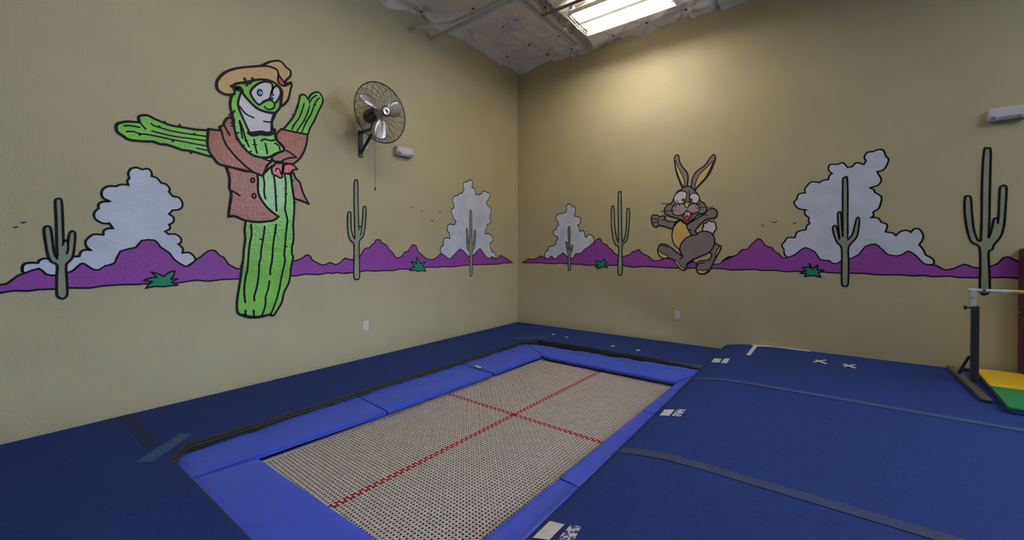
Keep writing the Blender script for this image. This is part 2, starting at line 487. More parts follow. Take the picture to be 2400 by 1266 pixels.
for (x, y, lb) in ((2.444, -4.3, 'fluorescent light hanging nearer the camera by the left wall'), (8.6, -2.95, 'added fluorescent fill light further right, out of view'),):  # the right-hand copy is an added, unseen fixture for general fill light
    c_ = copy_tree(FX); c_.location = (x, y, 4.42); c_['label'] = lb

# ------------------------------------------------------------ mural painting tools
def spline(pts, closed, step=3):
    P = [(Vector((p[0], p[1])), len(p) > 2) for p in pts]
    n = len(P); out = []
    rng = n if closed else n-1
    for i in range(rng):
        p1, c1 = P[i]; p2, c2 = P[(i+1) % n]
        p0 = P[i-1][0] if (closed or i > 0) and not c1 else p1
        p3 = P[(i+2) % n][0] if (closed or i < n-2) and not c2 else p2
        for k in range(step):
            t = k/step
            q = .5*((2*p1)+(-p0+p2)*t+(2*p0-5*p1+4*p2-p3)*t*t+(-p0+3*p1-3*p2+p3)*t**3)
            out.append(q)
    if not closed: out.append(P[-1][0])
    # drop duplicates
    res = [out[0]]
    for q in out[1:]:
        if (q-res[-1]).length > 1e-4: res.append(q)
    if closed and (res[0]-res[-1]).length < 1e-4: res.pop()
    return res
def on(side, p, off):
    return (off, -p[0], p[1]) if side == 'L' else (p[0], -off, p[1])
def fill(side, pts, off, name, m, parent=None, sm=3):
    s = spline(pts, True, sm) if sm else [Vector((p[0], p[1])) for p in pts]
    tri = tessellate_polygon([[Vector((q.x, q.y, 0)) for q in s]])
    return mk(name, [on(side, q, off) for q in s], [tuple(t) for t in tri], m, parent)
def ribbon(b, side, pts, w, off, closed=False, sm=3, taper=False):
    s = spline(pts, closed, sm) if sm else [Vector((p[0], p[1])) for p in pts]
    n = len(s)
    if n < 2: return
    L_, R_ = [], []
    for i in range(n):
        a = s[i-1] if (i or closed) else s[i]
        c = s[(i+1) % n] if (i < n-1 or closed) else s[i]
        d1 = (s[i]-a); d2 = (c-s[i])
        if d1.length < 1e-7: d1 = d2
        if d2.length < 1e-7: d2 = d1
        d1 = d1.normalized(); d2 = d2.normalized()
        t = d1+d2
        if t.length < .3: t = d1
        t.normalize()
        nn = Vector((-t.y, t.x)); cosv = max(.62, nn.dot(Vector((-d1.y, d1.x))))
        ww = w/2/cosv
        ww *= 1+.12*noise.noise(Vector((s[i].x*9, s[i].y*9, 1.7)))
        if taper: ww *= max(.12, math.sin(PI*(i+.15)/(n-.7)))
        L_.append(s[i]+nn*ww); R_.append(s[i]-nn*ww)
    v = [on(side, q, off) for q in L_]+[on(side, q, off) for q in R_]
    f = [(i, (i+1) % n, n+(i+1) % n, n+i) for i in range(n if closed else n-1)]
    b.add(v, f)
    if not closed and not taper:
        for e, sg in ((0, -1), (n-1, 1)):
            c = s[e]; d = (s[1]-s[0] if e == 0 else s[-1]-s[-2]).normalized()*sg
            nn = Vector((-d.y, d.x)); r = w/2
            pts_ = [c+r*(math.cos(a)*nn+math.sin(a)*d) for a in [PI*k/6 for k in range(7)]]
            b.add([on(side, q, off) for q in pts_], [tuple(range(7))])
def strokes(side, lists, w, off, name, parent, m='p_black', closed=False, sm=3, taper=False):
    if isinstance(lists[0][0], float): lists = [lists]
    for l in lists:
        b = B(); ribbon(b, side, l, w, off, closed, sm, taper); o = b.mk(name, m, parent)
    return o
def figure(side, name, label, cat, color, outline, w, layer, inner=(), group=None, fill_extra=None, sm=3, close=True, fname='paint'):
    off = .0010+layer*.0008
    t = thing(name, label, cat, group)
    fill(side, outline+(fill_extra or []), off, fname, color, t, sm)
    b = B(); ribbon(b, side, outline, w, off+.0004, close, sm)
    b.mk('outline', 'p_black', t)
    if len(inner): strokes(side, inner, w*.85, off+.0004, 'inner_line', t)
    return t
def birds(side, lists, w, near):
    for i, l in enumerate(lists):
        b = B(); ribbon(b, side, l, w, .0015, False, 3, True)
        o = b.mk('painted_bird', 'p_black'); tag(o, near[i], 'bird painting', 'small black birds painted on the walls')
def ell(cx, cy, rx, ry, n=14): return [(cx+rx*math.cos(2*PI*i/n), cy+ry*math.sin(2*PI*i/n)) for i in range(n)]

# ------------------------------------------------------------ mural: clouds and mountains, left wall
figure('L', 'painted_cloud', 'large puffy pale blue painted cloud behind the purple mountain at left', 'cloud painting', 'p_cloud',
 [(5.942,1.187),(5.947,1.216),(5.941,1.244),(5.918,1.256),(5.874,1.255,1),(5.866,1.275),(5.841,1.287),(5.819,1.283),(5.762,1.286),(5.700,1.298),(5.667,1.300,1),(5.655,1.337),(5.630,1.350),(5.602,1.346,1),(5.624,1.368),(5.633,1.403),(5.623,1.434),(5.598,1.463),(5.573,1.471),(5.534,1.468,1),(5.531,1.499),(5.508,1.518),(5.478,1.521,1),(5.498,1.560,1),(5.534,1.558),(5.572,1.583),(5.585,1.618),(5.578,1.650),(5.559,1.674,1),(5.559,1.705),(5.539,1.727),(5.493,1.736,1),(5.532,1.757),(5.542,1.797),(5.529,1.834),(5.499,1.856),(5.459,1.859,1),(5.425,1.879),(5.384,1.878,1),(5.391,1.911),(5.377,1.937,1),(5.385,1.973),(5.369,2.013),(5.334,2.030),(5.298,2.019,1),(5.261,2.031),(5.239,2.009),(5.236,1.971,1),(5.202,1.961),(5.175,1.923,1),(5.141,1.915),(5.117,1.883),(5.122,1.851,1),(5.094,1.816,1),(5.054,1.810),(5.030,1.771),(5.030,1.731),(5.055,1.704),(5.099,1.695,1),(5.123,1.659,1),(5.091,1.631),(5.095,1.590),(5.123,1.569,1),(5.116,1.534),(5.151,1.508,1),(5.128,1.484,1),(5.080,1.486),(5.044,1.456),(5.040,1.416),(5.060,1.400,1),(5.028,1.360),(5.032,1.322,1),(4.983,1.324),(4.949,1.293),(4.937,1.256),(4.958,1.231,1),(5.008,1.196,1),(5.184,1.168,1),(5.780,1.142,1),(5.913,1.178,1)],
 .016, 0)
figure('L', 'painted_cloud', 'tall narrow grey-white painted cloud on the left wall near the corner', 'cloud painting', 'p_cloud',
 [(1.915,1.288),(1.944,1.333),(1.934,1.389),(1.886,1.410,1),(1.882,1.488),(1.838,1.529),(1.749,1.516,1),(1.759,1.598,1),(1.799,1.632),(1.804,1.689),(1.759,1.741),(1.658,1.727,1),(1.617,1.782,1),(1.668,1.826,1),(1.705,1.896,1),(1.719,1.938),(1.704,1.975),(1.658,1.993,1),(1.668,2.058,1),(1.698,2.098),(1.658,2.168),(1.575,2.195,1),(1.534,2.232),(1.481,2.238,1),(1.438,2.305,1),(1.459,2.359),(1.438,2.414),(1.362,2.434,1),(1.307,2.472),(1.245,2.447),(1.251,2.354,1),(1.188,2.339),(1.168,2.256,1),(1.091,2.252,1),(1.009,2.289,1),(0.973,2.333),(0.883,2.319,1),(0.809,2.311),(0.809,2.255),(0.852,2.194),(0.908,2.141,1),(0.864,2.089,1),(0.795,2.071),(0.770,1.992),(0.802,1.942,1),(0.810,1.885,1),(0.777,1.831),(0.815,1.793),(0.877,1.777,1),(0.889,1.713),(0.933,1.671,1),(0.926,1.613,1),(0.840,1.622),(0.740,1.573),(0.722,1.500),(0.803,1.462,1),(0.790,1.378,1),(0.753,1.314,1),(0.676,1.297),(0.643,1.231),(0.663,1.190,1),(0.962,1.132,1),(1.710,1.151,1)],
 .014, 0)
figure('L', 'painted_mountains', 'purple painted mountain range with black outline along the left wall', 'mountain painting', 'p_purple',
 [(6.244,1.111,1),(6.144,1.108),(6.047,1.109),(6.015,1.116),(5.971,1.164),(5.937,1.183),(5.869,1.213),(5.836,1.171),(5.780,1.159),(5.728,1.178),(5.698,1.194),(5.661,1.240),(5.637,1.240),(5.600,1.203),(5.562,1.191),(5.523,1.223),(5.470,1.244),(5.435,1.338),(5.341,1.369),(5.305,1.426),(5.220,1.430),(5.183,1.374),(5.121,1.320),(5.089,1.264),(5.008,1.200),(4.958,1.231),(4.924,1.267)]
 + [(4.897,1.285),(4.842,1.337),(4.787,1.342),(4.754,1.299),(4.713,1.274),(4.680,1.216),(4.630,1.180),(4.573,1.163),(4.359,1.196),(4.077,1.226),(4.013,1.243),(3.969,1.265),(3.930,1.293),(3.891,1.278),(3.869,1.238),(3.811,1.201),(3.753,1.176),(3.705,1.183),(3.662,1.202),(3.594,1.176),(3.531,1.202),(3.479,1.249),(3.401,1.229),(3.347,1.238)]
 + [(3.279,1.266),(3.234,1.336),(3.194,1.369),(3.141,1.373),(3.113,1.413),(3.072,1.431),(3.052,1.473),(2.989,1.474),(2.960,1.438),(2.889,1.409),(2.860,1.360),(2.786,1.303),(2.756,1.257),(2.710,1.240),(2.648,1.264),(2.601,1.315),(2.537,1.334),(2.480,1.412),(2.406,1.406),(2.372,1.327),(2.304,1.287),(2.270,1.253),(2.182,1.211),(2.074,1.212),(2.000,1.249),(1.925,1.288),(1.848,1.254),(1.760,1.210),(1.690,1.252),(1.608,1.310),(1.546,1.354),(1.482,1.346),(1.397,1.286),(1.353,1.248),(1.287,1.247),(1.219,1.262),(1.127,1.331),(1.057,1.365),(0.986,1.307),(0.914,1.243),(0.840,1.202),(0.740,1.232),(0.663,1.190),(0.585,1.206),(0.519,1.249),(0.343,1.190),(0.140,1.103,1),(0.453,1.111),(0.586,1.095),(0.962,1.101),(1.197,1.103),(1.462,1.100),(1.546,1.093),(1.710,1.086),(1.925,1.096),(2.001,1.088),(2.200,1.100),(2.373,1.082),(2.538,1.082),(2.680,1.091),(2.786,1.072),(2.919,1.080),(3.060,1.078),(3.195,1.089),(3.274,1.078),(3.363,1.073),(3.498,1.070)]
 + [(3.415,1.069),(3.519,1.070),(3.576,1.084),(3.632,1.075),(3.693,1.084),(3.800,1.069),(3.948,1.082),(4.041,1.067),(4.110,1.072),(4.359,1.073),(4.578,1.066),(4.731,1.068),(4.844,1.058),(4.921,1.073),(5.025,1.063)]
 + [(5.106,1.053),(5.260,1.065),(5.332,1.062),(5.403,1.067),(5.537,1.065),(5.619,1.053),(5.728,1.063),(5.786,1.059),(5.870,1.062),(5.924,1.055),(5.987,1.063),(6.047,1.052),(6.144,1.054),(6.244,1.051,1)],
 .014, 1, sm=2)
# right wall
figure('R', 'painted_cloud', 'small grey painted cloud on the right wall, the one nearest the corner', 'cloud painting', 'p_cloud',
 [(0.631,1.188),(0.599,1.255),(0.614,1.315),(0.666,1.337,1),(0.684,1.397),(0.770,1.418,1),(0.825,1.447,1),(0.830,1.506),(0.864,1.528,1),(0.855,1.572,1),(0.796,1.595),(0.770,1.654),(0.796,1.698),(0.830,1.704,1),(0.838,1.748),(0.880,1.768,1),(0.863,1.827,1),(0.824,1.887),(0.829,1.938),(0.905,1.971,1),(0.989,1.981),(1.030,1.993,1),(1.038,2.050,1),(1.030,2.094),(1.071,2.123),(1.119,2.120),(1.144,2.072,1),(1.184,2.077),(1.211,2.012),(1.184,1.942,1),(1.192,1.913,1),(1.279,1.892),(1.307,1.837),(1.279,1.775),(1.248,1.758,1),(1.279,1.712),(1.284,1.658,1),(1.350,1.665),(1.381,1.611),(1.381,1.569,1),(1.412,1.554,1),(1.442,1.599),(1.503,1.587,1),(1.544,1.538),(1.541,1.469,1),(1.526,1.345,1),(1.280,1.232,1),(0.787,1.139,1)],
 .014, 0)
figure('R', 'painted_cloud', 'largest grey painted cloud, billowing high on the right wall behind a saguaro', 'cloud painting', 'p_cloud',
 [(4.179,1.256),(4.146,1.315,1),(4.145,1.355,1),(4.122,1.404),(4.152,1.452,1),(4.185,1.499),(4.258,1.498,1),(4.283,1.569),(4.367,1.593,1),(4.379,1.644),(4.405,1.667,1),(4.392,1.706,1),(4.400,1.737,1),(4.360,1.778),(4.353,1.826),(4.376,1.837,1),(4.295,1.853),(4.253,1.911),(4.249,1.943),(4.275,1.972,1),(4.294,2.034),(4.362,2.044,1),(4.352,2.076,1),(4.371,2.121),(4.421,2.171),(4.502,2.155,1),(4.533,2.180),(4.581,2.181,1),(4.593,2.230),(4.617,2.250,1),(4.583,2.300),(4.598,2.358),(4.670,2.353,1),(4.717,2.366),(4.758,2.306,1),(4.804,2.311,1),(4.838,2.351),(4.903,2.323,1),(4.922,2.362,1),(4.907,2.408),(4.932,2.455),(4.982,2.458,1),(5.025,2.474),(5.068,2.460),(5.090,2.390,1),(5.113,2.351),(5.096,2.282,1),(5.069,2.240),(5.018,2.227,1),(5.032,2.190,1),(5.054,2.130),(5.027,2.075),(4.957,2.053,1),(4.990,2.028,1),(5.001,1.994,1),(5.055,1.943),(5.050,1.872,1),(5.034,1.815),(4.986,1.775,1),(4.991,1.731,1),(4.964,1.711,1),(5.024,1.708),(5.057,1.656,1),(5.105,1.626),(5.092,1.548,1),(5.153,1.532),(5.176,1.503,1),(5.210,1.545),(5.261,1.561),(5.296,1.538,1),(5.326,1.576),(5.371,1.561),(5.393,1.478),(5.362,1.403,1),(5.392,1.354,1),(5.412,1.293,1),(5.465,1.252),(5.477,1.212),(5.466,1.191,1),(5.283,1.159,1),(4.375,1.136,1)],
 .017, 0)
figure('R', 'painted_mountains', 'darker purple painted mountain range along the right wall', 'mountain painting', 'p_purple',
 [(0.076,1.107,1),(0.194,1.151),(0.241,1.186),(0.325,1.173),(0.417,1.193),(0.507,1.236),(0.560,1.225),(0.614,1.188),(0.658,1.184),(0.727,1.238),(0.770,1.212),(0.822,1.186),(0.881,1.245),(0.923,1.257),(0.948,1.292),(0.998,1.272),(1.055,1.222),(1.120,1.209),(1.169,1.219),(1.209,1.277),(1.296,1.286),(1.342,1.314),(1.381,1.359),(1.450,1.394),(1.526,1.455),(1.564,1.469),(1.578,1.503),(1.645,1.533),(1.675,1.495),(1.697,1.456),(1.776,1.426),(1.798,1.385),(1.862,1.345),(1.884,1.305),(1.961,1.259),(2.044,1.242),(2.112,1.264),(2.146,1.267),(2.192,1.317),(2.239,1.322),(2.291,1.352),(2.324,1.313),(2.369,1.281),(2.440,1.250)]
 + [(2.507,1.191),(2.579,1.186),(2.696,1.223),(2.788,1.224),(2.938,1.198),(3.055,1.174),(3.224,1.154),(3.348,1.149),(3.415,1.158),(3.494,1.226),(3.585,1.266)]
 + [(3.441,1.191),(3.518,1.252),(3.565,1.256),(3.625,1.284),(3.678,1.347),(3.744,1.356),(3.777,1.406),(3.810,1.439),(3.860,1.489),(3.903,1.471),(3.953,1.397),(4.016,1.375),(4.044,1.331),(4.085,1.304),(4.126,1.251),(4.179,1.251),(4.259,1.289),(4.310,1.340),(4.362,1.374),(4.425,1.347),(4.463,1.316),(4.513,1.229),(4.592,1.221),(4.622,1.191),(4.676,1.189),(4.711,1.223),(4.775,1.239),(4.866,1.296),(4.922,1.387),(5.009,1.413),(5.053,1.362),(5.074,1.347),(5.107,1.298),(5.191,1.281),(5.242,1.305),(5.262,1.327),(5.293,1.327),(5.343,1.278),(5.403,1.197),(5.480,1.185),(5.518,1.165)]
 + [(5.556,1.136),(5.620,1.152),(5.696,1.199),(5.753,1.172),(5.809,1.164),(5.872,1.180),(5.926,1.214),(5.961,1.269),(6.004,1.272),(6.048,1.237),(6.093,1.257),(6.149,1.238),(6.231,1.195,1),(6.232,1.067,1),(6.094,1.065),(5.980,1.076),(5.891,1.068),(5.800,1.064),(5.649,1.062),(5.591,1.074)]
 + [(5.471,1.062),(5.403,1.073),(5.314,1.065),(5.223,1.073),(5.033,1.066),(4.934,1.077),(4.856,1.077),(4.623,1.074),(4.538,1.082),(4.312,1.082),(4.153,1.074),(4.058,1.087),(3.891,1.082),(3.819,1.092),(3.565,1.076)]
 + [(3.442,1.093),(3.294,1.089),(3.055,1.090),(2.938,1.084),(2.697,1.083),(2.539,1.092)]
 + [(2.363,1.096),(2.193,1.079),(2.030,1.101),(1.777,1.099),(1.587,1.100),(1.389,1.093),(1.311,1.106),(1.120,1.104),(0.923,1.115),(0.822,1.103),(0.596,1.105),(0.525,1.116),(0.325,1.108)],
 .014, 1, sm=2)

# ------------------------------------------------------------ saguaros and agaves
figure('L', 'painted_saguaro', 'grey-green painted saguaro at far left, standing before the big cloud', 'cactus painting', 'p_sage',
 [(5.761,0.986),(5.778,1.001),(5.784,1.031),(5.783,1.150),(5.780,1.235),(5.808,1.261),(5.824,1.304),(5.835,1.388),(5.843,1.488),(5.837,1.518),(5.823,1.522),(5.812,1.510),(5.804,1.439),(5.796,1.337),(5.779,1.279,1),(5.781,1.405),(5.783,1.575),(5.787,1.702),(5.779,1.726),(5.765,1.730),(5.755,1.713),(5.751,1.603),(5.749,1.491),(5.747,1.416,1),(5.735,1.420),(5.724,1.402,1),(5.720,1.449),(5.713,1.482),(5.699,1.491),(5.687,1.472),(5.689,1.407),(5.697,1.320),(5.709,1.276),(5.734,1.238),(5.734,1.165),(5.730,1.035),(5.735,1.001),(5.746,0.987)],
 .015, 3, inner=[[(5.747,1.416),(5.748,1.401),(5.753,1.384)],
 [(5.724,1.402),(5.725,1.354),(5.731,1.320)]])
figure('L', 'painted_saguaro', 'tall grey-green painted saguaro standing below the wall fan', 'cactus painting', 'p_sage',
 [(3.325,0.985),(3.353,0.998),(3.363,1.050),(3.360,1.222),(3.359,1.416),(3.399,1.455),(3.429,1.517),(3.441,1.618),(3.441,1.731),(3.435,1.788),(3.416,1.804),(3.398,1.790),(3.398,1.711),(3.392,1.598),(3.371,1.519),(3.346,1.479,1),(3.348,1.622),(3.354,1.851),(3.353,2.079),(3.349,2.171),(3.327,2.199),(3.305,2.182),(3.302,2.027),(3.297,1.798),(3.293,1.625,1),(3.278,1.639),(3.255,1.626,1),(3.239,1.743),(3.232,1.860),(3.215,1.887),(3.192,1.869),(3.193,1.770),(3.206,1.628),(3.233,1.511),(3.285,1.452),(3.286,1.278),(3.284,1.035),(3.293,0.995)],
 .016, 3, inner=[[(3.293,1.625),(3.291,1.590)],
 [(3.255,1.626),(3.259,1.568),(3.275,1.524)]])
figure('L', 'painted_saguaro', 'small thin painted saguaro on the left wall in front of the narrow cloud', 'cactus painting', 'p_sage',
 [(1.283,0.923),(1.309,0.944),(1.309,1.103),(1.313,1.301),(1.375,1.376),(1.385,1.527),(1.389,1.647),(1.374,1.690),(1.357,1.648),(1.348,1.497),(1.331,1.422,1),(1.326,1.543),(1.308,1.559,1),(1.308,1.711),(1.308,1.938),(1.290,1.988),(1.268,1.956),(1.259,1.713),(1.253,1.407,1),(1.219,1.500),(1.207,1.638),(1.189,1.667),(1.171,1.639),(1.178,1.500),(1.201,1.377),(1.248,1.316),(1.249,1.101),(1.254,0.941)],
 .013, 3, inner=[(1.326,1.543),(1.331,1.452),(1.331,1.361)])
figure('R', 'painted_saguaro', 'smallest painted saguaro, on the right wall in front of the small cloud', 'cactus painting', 'p_sage',
 [(1.091,0.996),(1.069,1.011),(1.067,1.187),(1.063,1.287),(1.039,1.359),(1.022,1.460),(1.035,1.486),(1.052,1.467),(1.058,1.402),(1.080,1.345,1),(1.075,1.474),(1.068,1.618),(1.068,1.718),(1.087,1.739),(1.104,1.717),(1.104,1.545),(1.104,1.388),(1.107,1.330,1),(1.128,1.373),(1.133,1.416),(1.146,1.428),(1.156,1.409),(1.149,1.345),(1.120,1.276),(1.115,1.216),(1.116,1.023)],
 .013, 3)
figure('R', 'painted_saguaro', 'three-armed painted saguaro between the small cloud and the painted rabbit', 'cactus painting', 'p_sage',
 [(1.996,0.951),(1.961,0.967),(1.958,1.066),(1.964,1.199),(1.968,1.385),(1.919,1.425),(1.883,1.505),(1.855,1.653),(1.844,1.828),(1.850,2.015),(1.871,2.040),(1.893,2.019),(1.901,1.799),(1.918,1.625),(1.946,1.518),(1.967,1.458,1),(1.963,1.730),(1.959,1.995),(1.962,2.233),(1.986,2.258),(2.010,2.232),(2.015,1.992),(2.019,1.728),(2.027,1.464,1),(2.070,1.542),(2.095,1.699),(2.103,1.960),(2.124,1.988),(2.147,1.964),(2.144,1.788),(2.131,1.632),(2.098,1.489),(2.032,1.418),(2.030,1.200),(2.031,0.976)],
 .016, 3)
figure('R', 'painted_saguaro', 'painted saguaro with two left arms in front of the largest cloud', 'cactus painting', 'p_sage',
 [(4.742,0.924),(4.716,0.942),(4.712,1.100),(4.710,1.362),(4.669,1.430),(4.639,1.522),(4.626,1.605),(4.638,1.632),(4.656,1.627),(4.674,1.566),(4.690,1.468,1),(4.680,1.596),(4.671,1.762),(4.685,1.792),(4.702,1.776),(4.709,1.640),(4.721,1.497,1),(4.718,1.775),(4.716,2.000),(4.718,2.172),(4.735,2.192),(4.756,2.183),(4.762,1.996),(4.763,1.772),(4.765,1.462,1),(4.808,1.533),(4.836,1.680),(4.850,1.721),(4.867,1.701),(4.862,1.590),(4.842,1.488),(4.774,1.382),(4.775,1.206),(4.771,0.952)],
 .017, 3)
figure('R', 'painted_saguaro', 'biggest painted saguaro at the far right, just above the low bar', 'cactus painting', 'p_sage',
 [(5.838,0.897),(5.815,0.912),(5.805,0.993),(5.807,1.198),(5.798,1.376),(5.742,1.431),(5.713,1.556),(5.695,1.737),(5.697,1.882),(5.715,1.898),(5.737,1.879),(5.745,1.734),(5.760,1.555),(5.788,1.444),(5.809,1.441,1),(5.813,1.676),(5.813,1.948),(5.818,2.219),(5.828,2.360),(5.848,2.366),(5.869,2.347),(5.868,2.145),(5.866,1.876),(5.865,1.673),(5.861,1.464,1),(5.879,1.538),(5.892,1.631),(5.901,1.661),(5.923,1.657,1),(5.927,1.724),(5.932,1.937),(5.943,1.979),(5.965,1.981),(5.976,1.947),(5.971,1.775),(5.963,1.602),(5.942,1.482),(5.898,1.402,1),(5.885,1.349),(5.862,1.322),(5.868,1.132),(5.872,0.997),(5.869,0.929)],
 .018, 3, inner=[(5.923,1.657),(5.921,1.610)])
figure('L', 'painted_agave', 'wide green spiky painted plant beside the far left saguaro', 'plant painting', 'p_bush',
 [(5.244,1.163,1),(5.195,1.141),(5.161,1.118,1),(5.130,1.151),(5.086,1.164,1),(5.094,1.124),(5.114,1.095,1),(5.064,1.092,1),(5.110,1.067,1),(5.063,1.037,1),(5.122,1.036),(5.161,1.031),(5.222,1.038),(5.282,1.025,1),(5.260,1.060),(5.237,1.078,1),(5.296,1.094,1),(5.252,1.111),(5.208,1.114,1),(5.226,1.136)],
 .013, 2)
figure('L', 'painted_agave', 'green star-shaped painted plant below the birds on the left wall', 'plant painting', 'p_bush',
 [(2.389,1.248,1),(2.356,1.201),(2.325,1.154,1),(2.226,1.182,1),(2.270,1.132),(2.279,1.112,1),(2.253,1.084),(2.227,1.039,1),(2.305,1.053),(2.365,1.045),(2.423,1.060),(2.525,1.062,1),(2.481,1.093),(2.431,1.117,1),(2.464,1.151),(2.497,1.180,1),(2.440,1.179),(2.390,1.155,1),(2.398,1.202)],
 .014, 2)
figure('R', 'painted_agave', 'small green painted plant just left of the three-armed saguaro', 'plant painting', 'p_bush',
 [(1.729,1.205,1),(1.734,1.155,1),(1.781,1.149,1),(1.741,1.112,1),(1.789,1.059,1),(1.705,1.073,1),(1.661,1.052),(1.602,1.032,1),(1.619,1.071,1),(1.561,1.067,1),(1.613,1.109,1),(1.564,1.163,1),(1.616,1.167),(1.661,1.151,1),(1.697,1.171)],
 .013, 2)
figure('R', 'painted_agave', 'green spiky painted plant below the largest cloud on the right wall', 'plant painting', 'p_bush',
 [(4.401,1.184,1),(4.432,1.119,1),(4.445,1.125),(4.488,1.165,1),(4.483,1.105,1),(4.548,1.105,1),(4.495,1.070,1),(4.516,1.016,1),(4.464,1.033),(4.433,1.036),(4.357,1.018,1),(4.372,1.058,1),(4.309,1.059,1),(4.376,1.092,1),(4.331,1.129,1),(4.388,1.136),(4.420,1.129,1)],
 .014, 2)
birds('L', [[(5.958,1.547),(5.941,1.541),(5.923,1.552)],
 [(5.990,1.513),(5.976,1.507),(5.963,1.516)]], .009,
 ['upper right of the two small painted birds at the far left', 'lower left of the two small painted birds at the far left'])
birds('L', [[(2.487,1.943),(2.467,1.935),(2.446,1.947)],
 [(2.328,1.902),(2.303,1.895),(2.273,1.906)],
 [(1.984,1.915),(1.956,1.906),(1.923,1.920)],
 [(2.145,1.786),(2.109,1.761),(2.073,1.788)]], .011,
 ['leftmost of the four small painted birds beside the narrow cloud', 'second from left of the four painted birds beside the narrow cloud', 'rightmost of the four painted birds, nearest the narrow cloud', 'lowest and biggest of the four painted birds beside the narrow cloud'])
birds('R', [[(3.892,1.670),(3.914,1.659),(3.938,1.668)],
 [(4.003,1.715),(4.045,1.692),(4.083,1.715)],
 [(4.233,1.686),(4.254,1.673),(4.276,1.685)]], .010,
 ['left of the three small painted birds beside the rabbit tail', 'middle and largest of the three painted birds on the right wall', 'right of the three painted birds, touching the largest cloud'])

# ------------------------------------------------------------ the smiling cactus figure
CC = thing('painted_cactus_figure', 'huge green smiling cartoon cactus in hat and brown vest painted on left wall', 'mural')
def cf(pts, layer, name, m, closed=True, w=.021, sm=3, line=True, par=None):
    off = .004+layer*.0006
    o = fill('L', pts, off, name, m, par or CC, sm)
    if line: strokes('L', [pts], w, off+.0003, 'outline', o, closed=closed, sm=sm)
    return o
# trunk
tr = cf([(4.416,2.100),(4.366,2.121),(4.296,2.200),(4.256,2.213),(4.156,2.158),(4.105,2.152),(4.091,2.089),(4.078,1.976),(4.064,1.876),(4.062,1.804),(4.065,1.731),(4.074,1.615),(4.071,1.466)]
 + [(4.088,1.377),(4.088,1.301),(4.076,1.268),(4.099,1.161),(4.110,1.053),(4.131,0.979),(4.173,0.897),(4.193,0.803),(4.244,0.713),(4.279,0.670),(4.323,0.681),(4.389,0.669),(4.486,0.673),(4.553,0.700),(4.601,0.736),(4.609,0.805),(4.605,0.874),(4.587,1.000),(4.573,1.098),(4.564,1.177),(4.552,1.256),(4.545,1.355),(4.532,1.464),(4.531,1.613)], 0, 'trunk', 'p_green')
cf([(4.411,2.094,1),(4.370,2.089),(4.347,2.130),(4.296,2.200),(4.283,2.140),(4.250,2.103),(4.197,2.096),(4.180,2.141),(4.163,2.150),(4.160,2.080),(4.158,1.867),(4.192,1.779),(4.239,1.740,1),(4.298,1.764),(4.349,1.808),(4.393,1.886),(4.412,1.965)], .4, 'chest', 'p_green_pale', line=False, sm=2)
strokes('L', [[(4.482,1.601),(4.478,1.496),(4.494,1.415),(4.506,1.295),(4.517,1.145),(4.529,1.106),(4.543,0.997),(4.545,0.918),(4.537,0.832)],
 [(4.356,1.586),(4.371,1.468),(4.391,1.345),(4.396,1.263),(4.410,1.212),(4.415,1.090),(4.434,0.969),(4.458,0.880),(4.454,0.841)],
 [(4.248,1.609),(4.260,1.512),(4.275,1.418),(4.283,1.313),(4.291,1.219),(4.306,1.147),(4.306,1.095)],
 [(4.314,1.028),(4.326,0.951),(4.352,0.870),(4.353,0.798),(4.370,0.728),(4.389,0.684)],
 [(4.133,1.650),(4.138,1.612),(4.151,1.505),(4.160,1.376),(4.169,1.291),(4.159,1.238),(4.182,1.132),(4.202,1.037),(4.218,0.943),(4.248,0.829),(4.293,0.708),(4.313,0.679)],
 [(4.535,0.752),(4.537,0.698)],
 [(4.463,0.744),(4.459,0.683)],
 [(4.303,0.689),(4.389,0.679),(4.482,0.685),(4.562,0.716)]]
 + [[(4.366,2.086),(4.357,2.019),(4.361,1.937),(4.349,1.870)],
 [(4.267,2.114),(4.257,2.032),(4.251,1.928),(4.248,1.858),(4.242,1.754)],
 [(4.160,2.151),(4.147,2.046),(4.150,1.974),(4.151,1.868),(4.158,1.775),(4.141,1.705),(4.131,1.648)]], .018, .0054, 'rib_line', CC)
strokes('L', [[(4.409,1.459),(4.390,1.455),(4.371,1.452)],
 [(4.131,1.379),(4.150,1.385),(4.165,1.387)],
 [(4.586,1.193),(4.573,1.191),(4.560,1.185)],
 [(4.242,1.519),(4.250,1.523),(4.262,1.520)]]
 + [[(4.258,1.903),(4.245,1.906),(4.231,1.908)],
 [(4.151,1.939),(4.140,1.941),(4.129,1.938)],
 [(4.064,1.858),(4.050,1.861),(4.034,1.857)],
 [(4.167,1.994),(4.157,1.999),(4.149,2.000)],
 [(4.088,2.090),(4.075,2.093),(4.063,2.089)]], .016, .0056, 'thorn', CC, taper=True)
# vest
vt = cf([(4.094,2.160),(4.070,2.175),(4.052,2.130),(4.027,2.101),(4.002,2.079),(3.981,2.008),(3.952,1.938),(3.904,1.855,1),(3.945,1.871),(3.996,1.886),(4.060,1.905),(4.074,1.976),(4.088,2.068)], 1, 'vest_tail', 'p_brown')
vest = cf([(4.694,2.143,1),(4.624,2.135),(4.537,2.122),(4.459,2.127),(4.422,2.112,1),(4.417,2.046),(4.417,1.944),(4.399,1.878),(4.349,1.801),(4.291,1.743),(4.223,1.694,1),(4.272,1.654),(4.356,1.636),(4.431,1.628),(4.516,1.634),(4.569,1.651),(4.621,1.674),(4.674,1.667,1),(4.671,1.722),(4.657,1.820),(4.651,1.898),(4.667,1.941),(4.664,2.025),(4.680,2.100)], 2, 'vest_front', 'p_brown', w=.022)
strokes('L', [(4.659,1.920),(4.619,1.901),(4.579,1.876)], .018, .0056+.0003, 'pocket_line', vest)
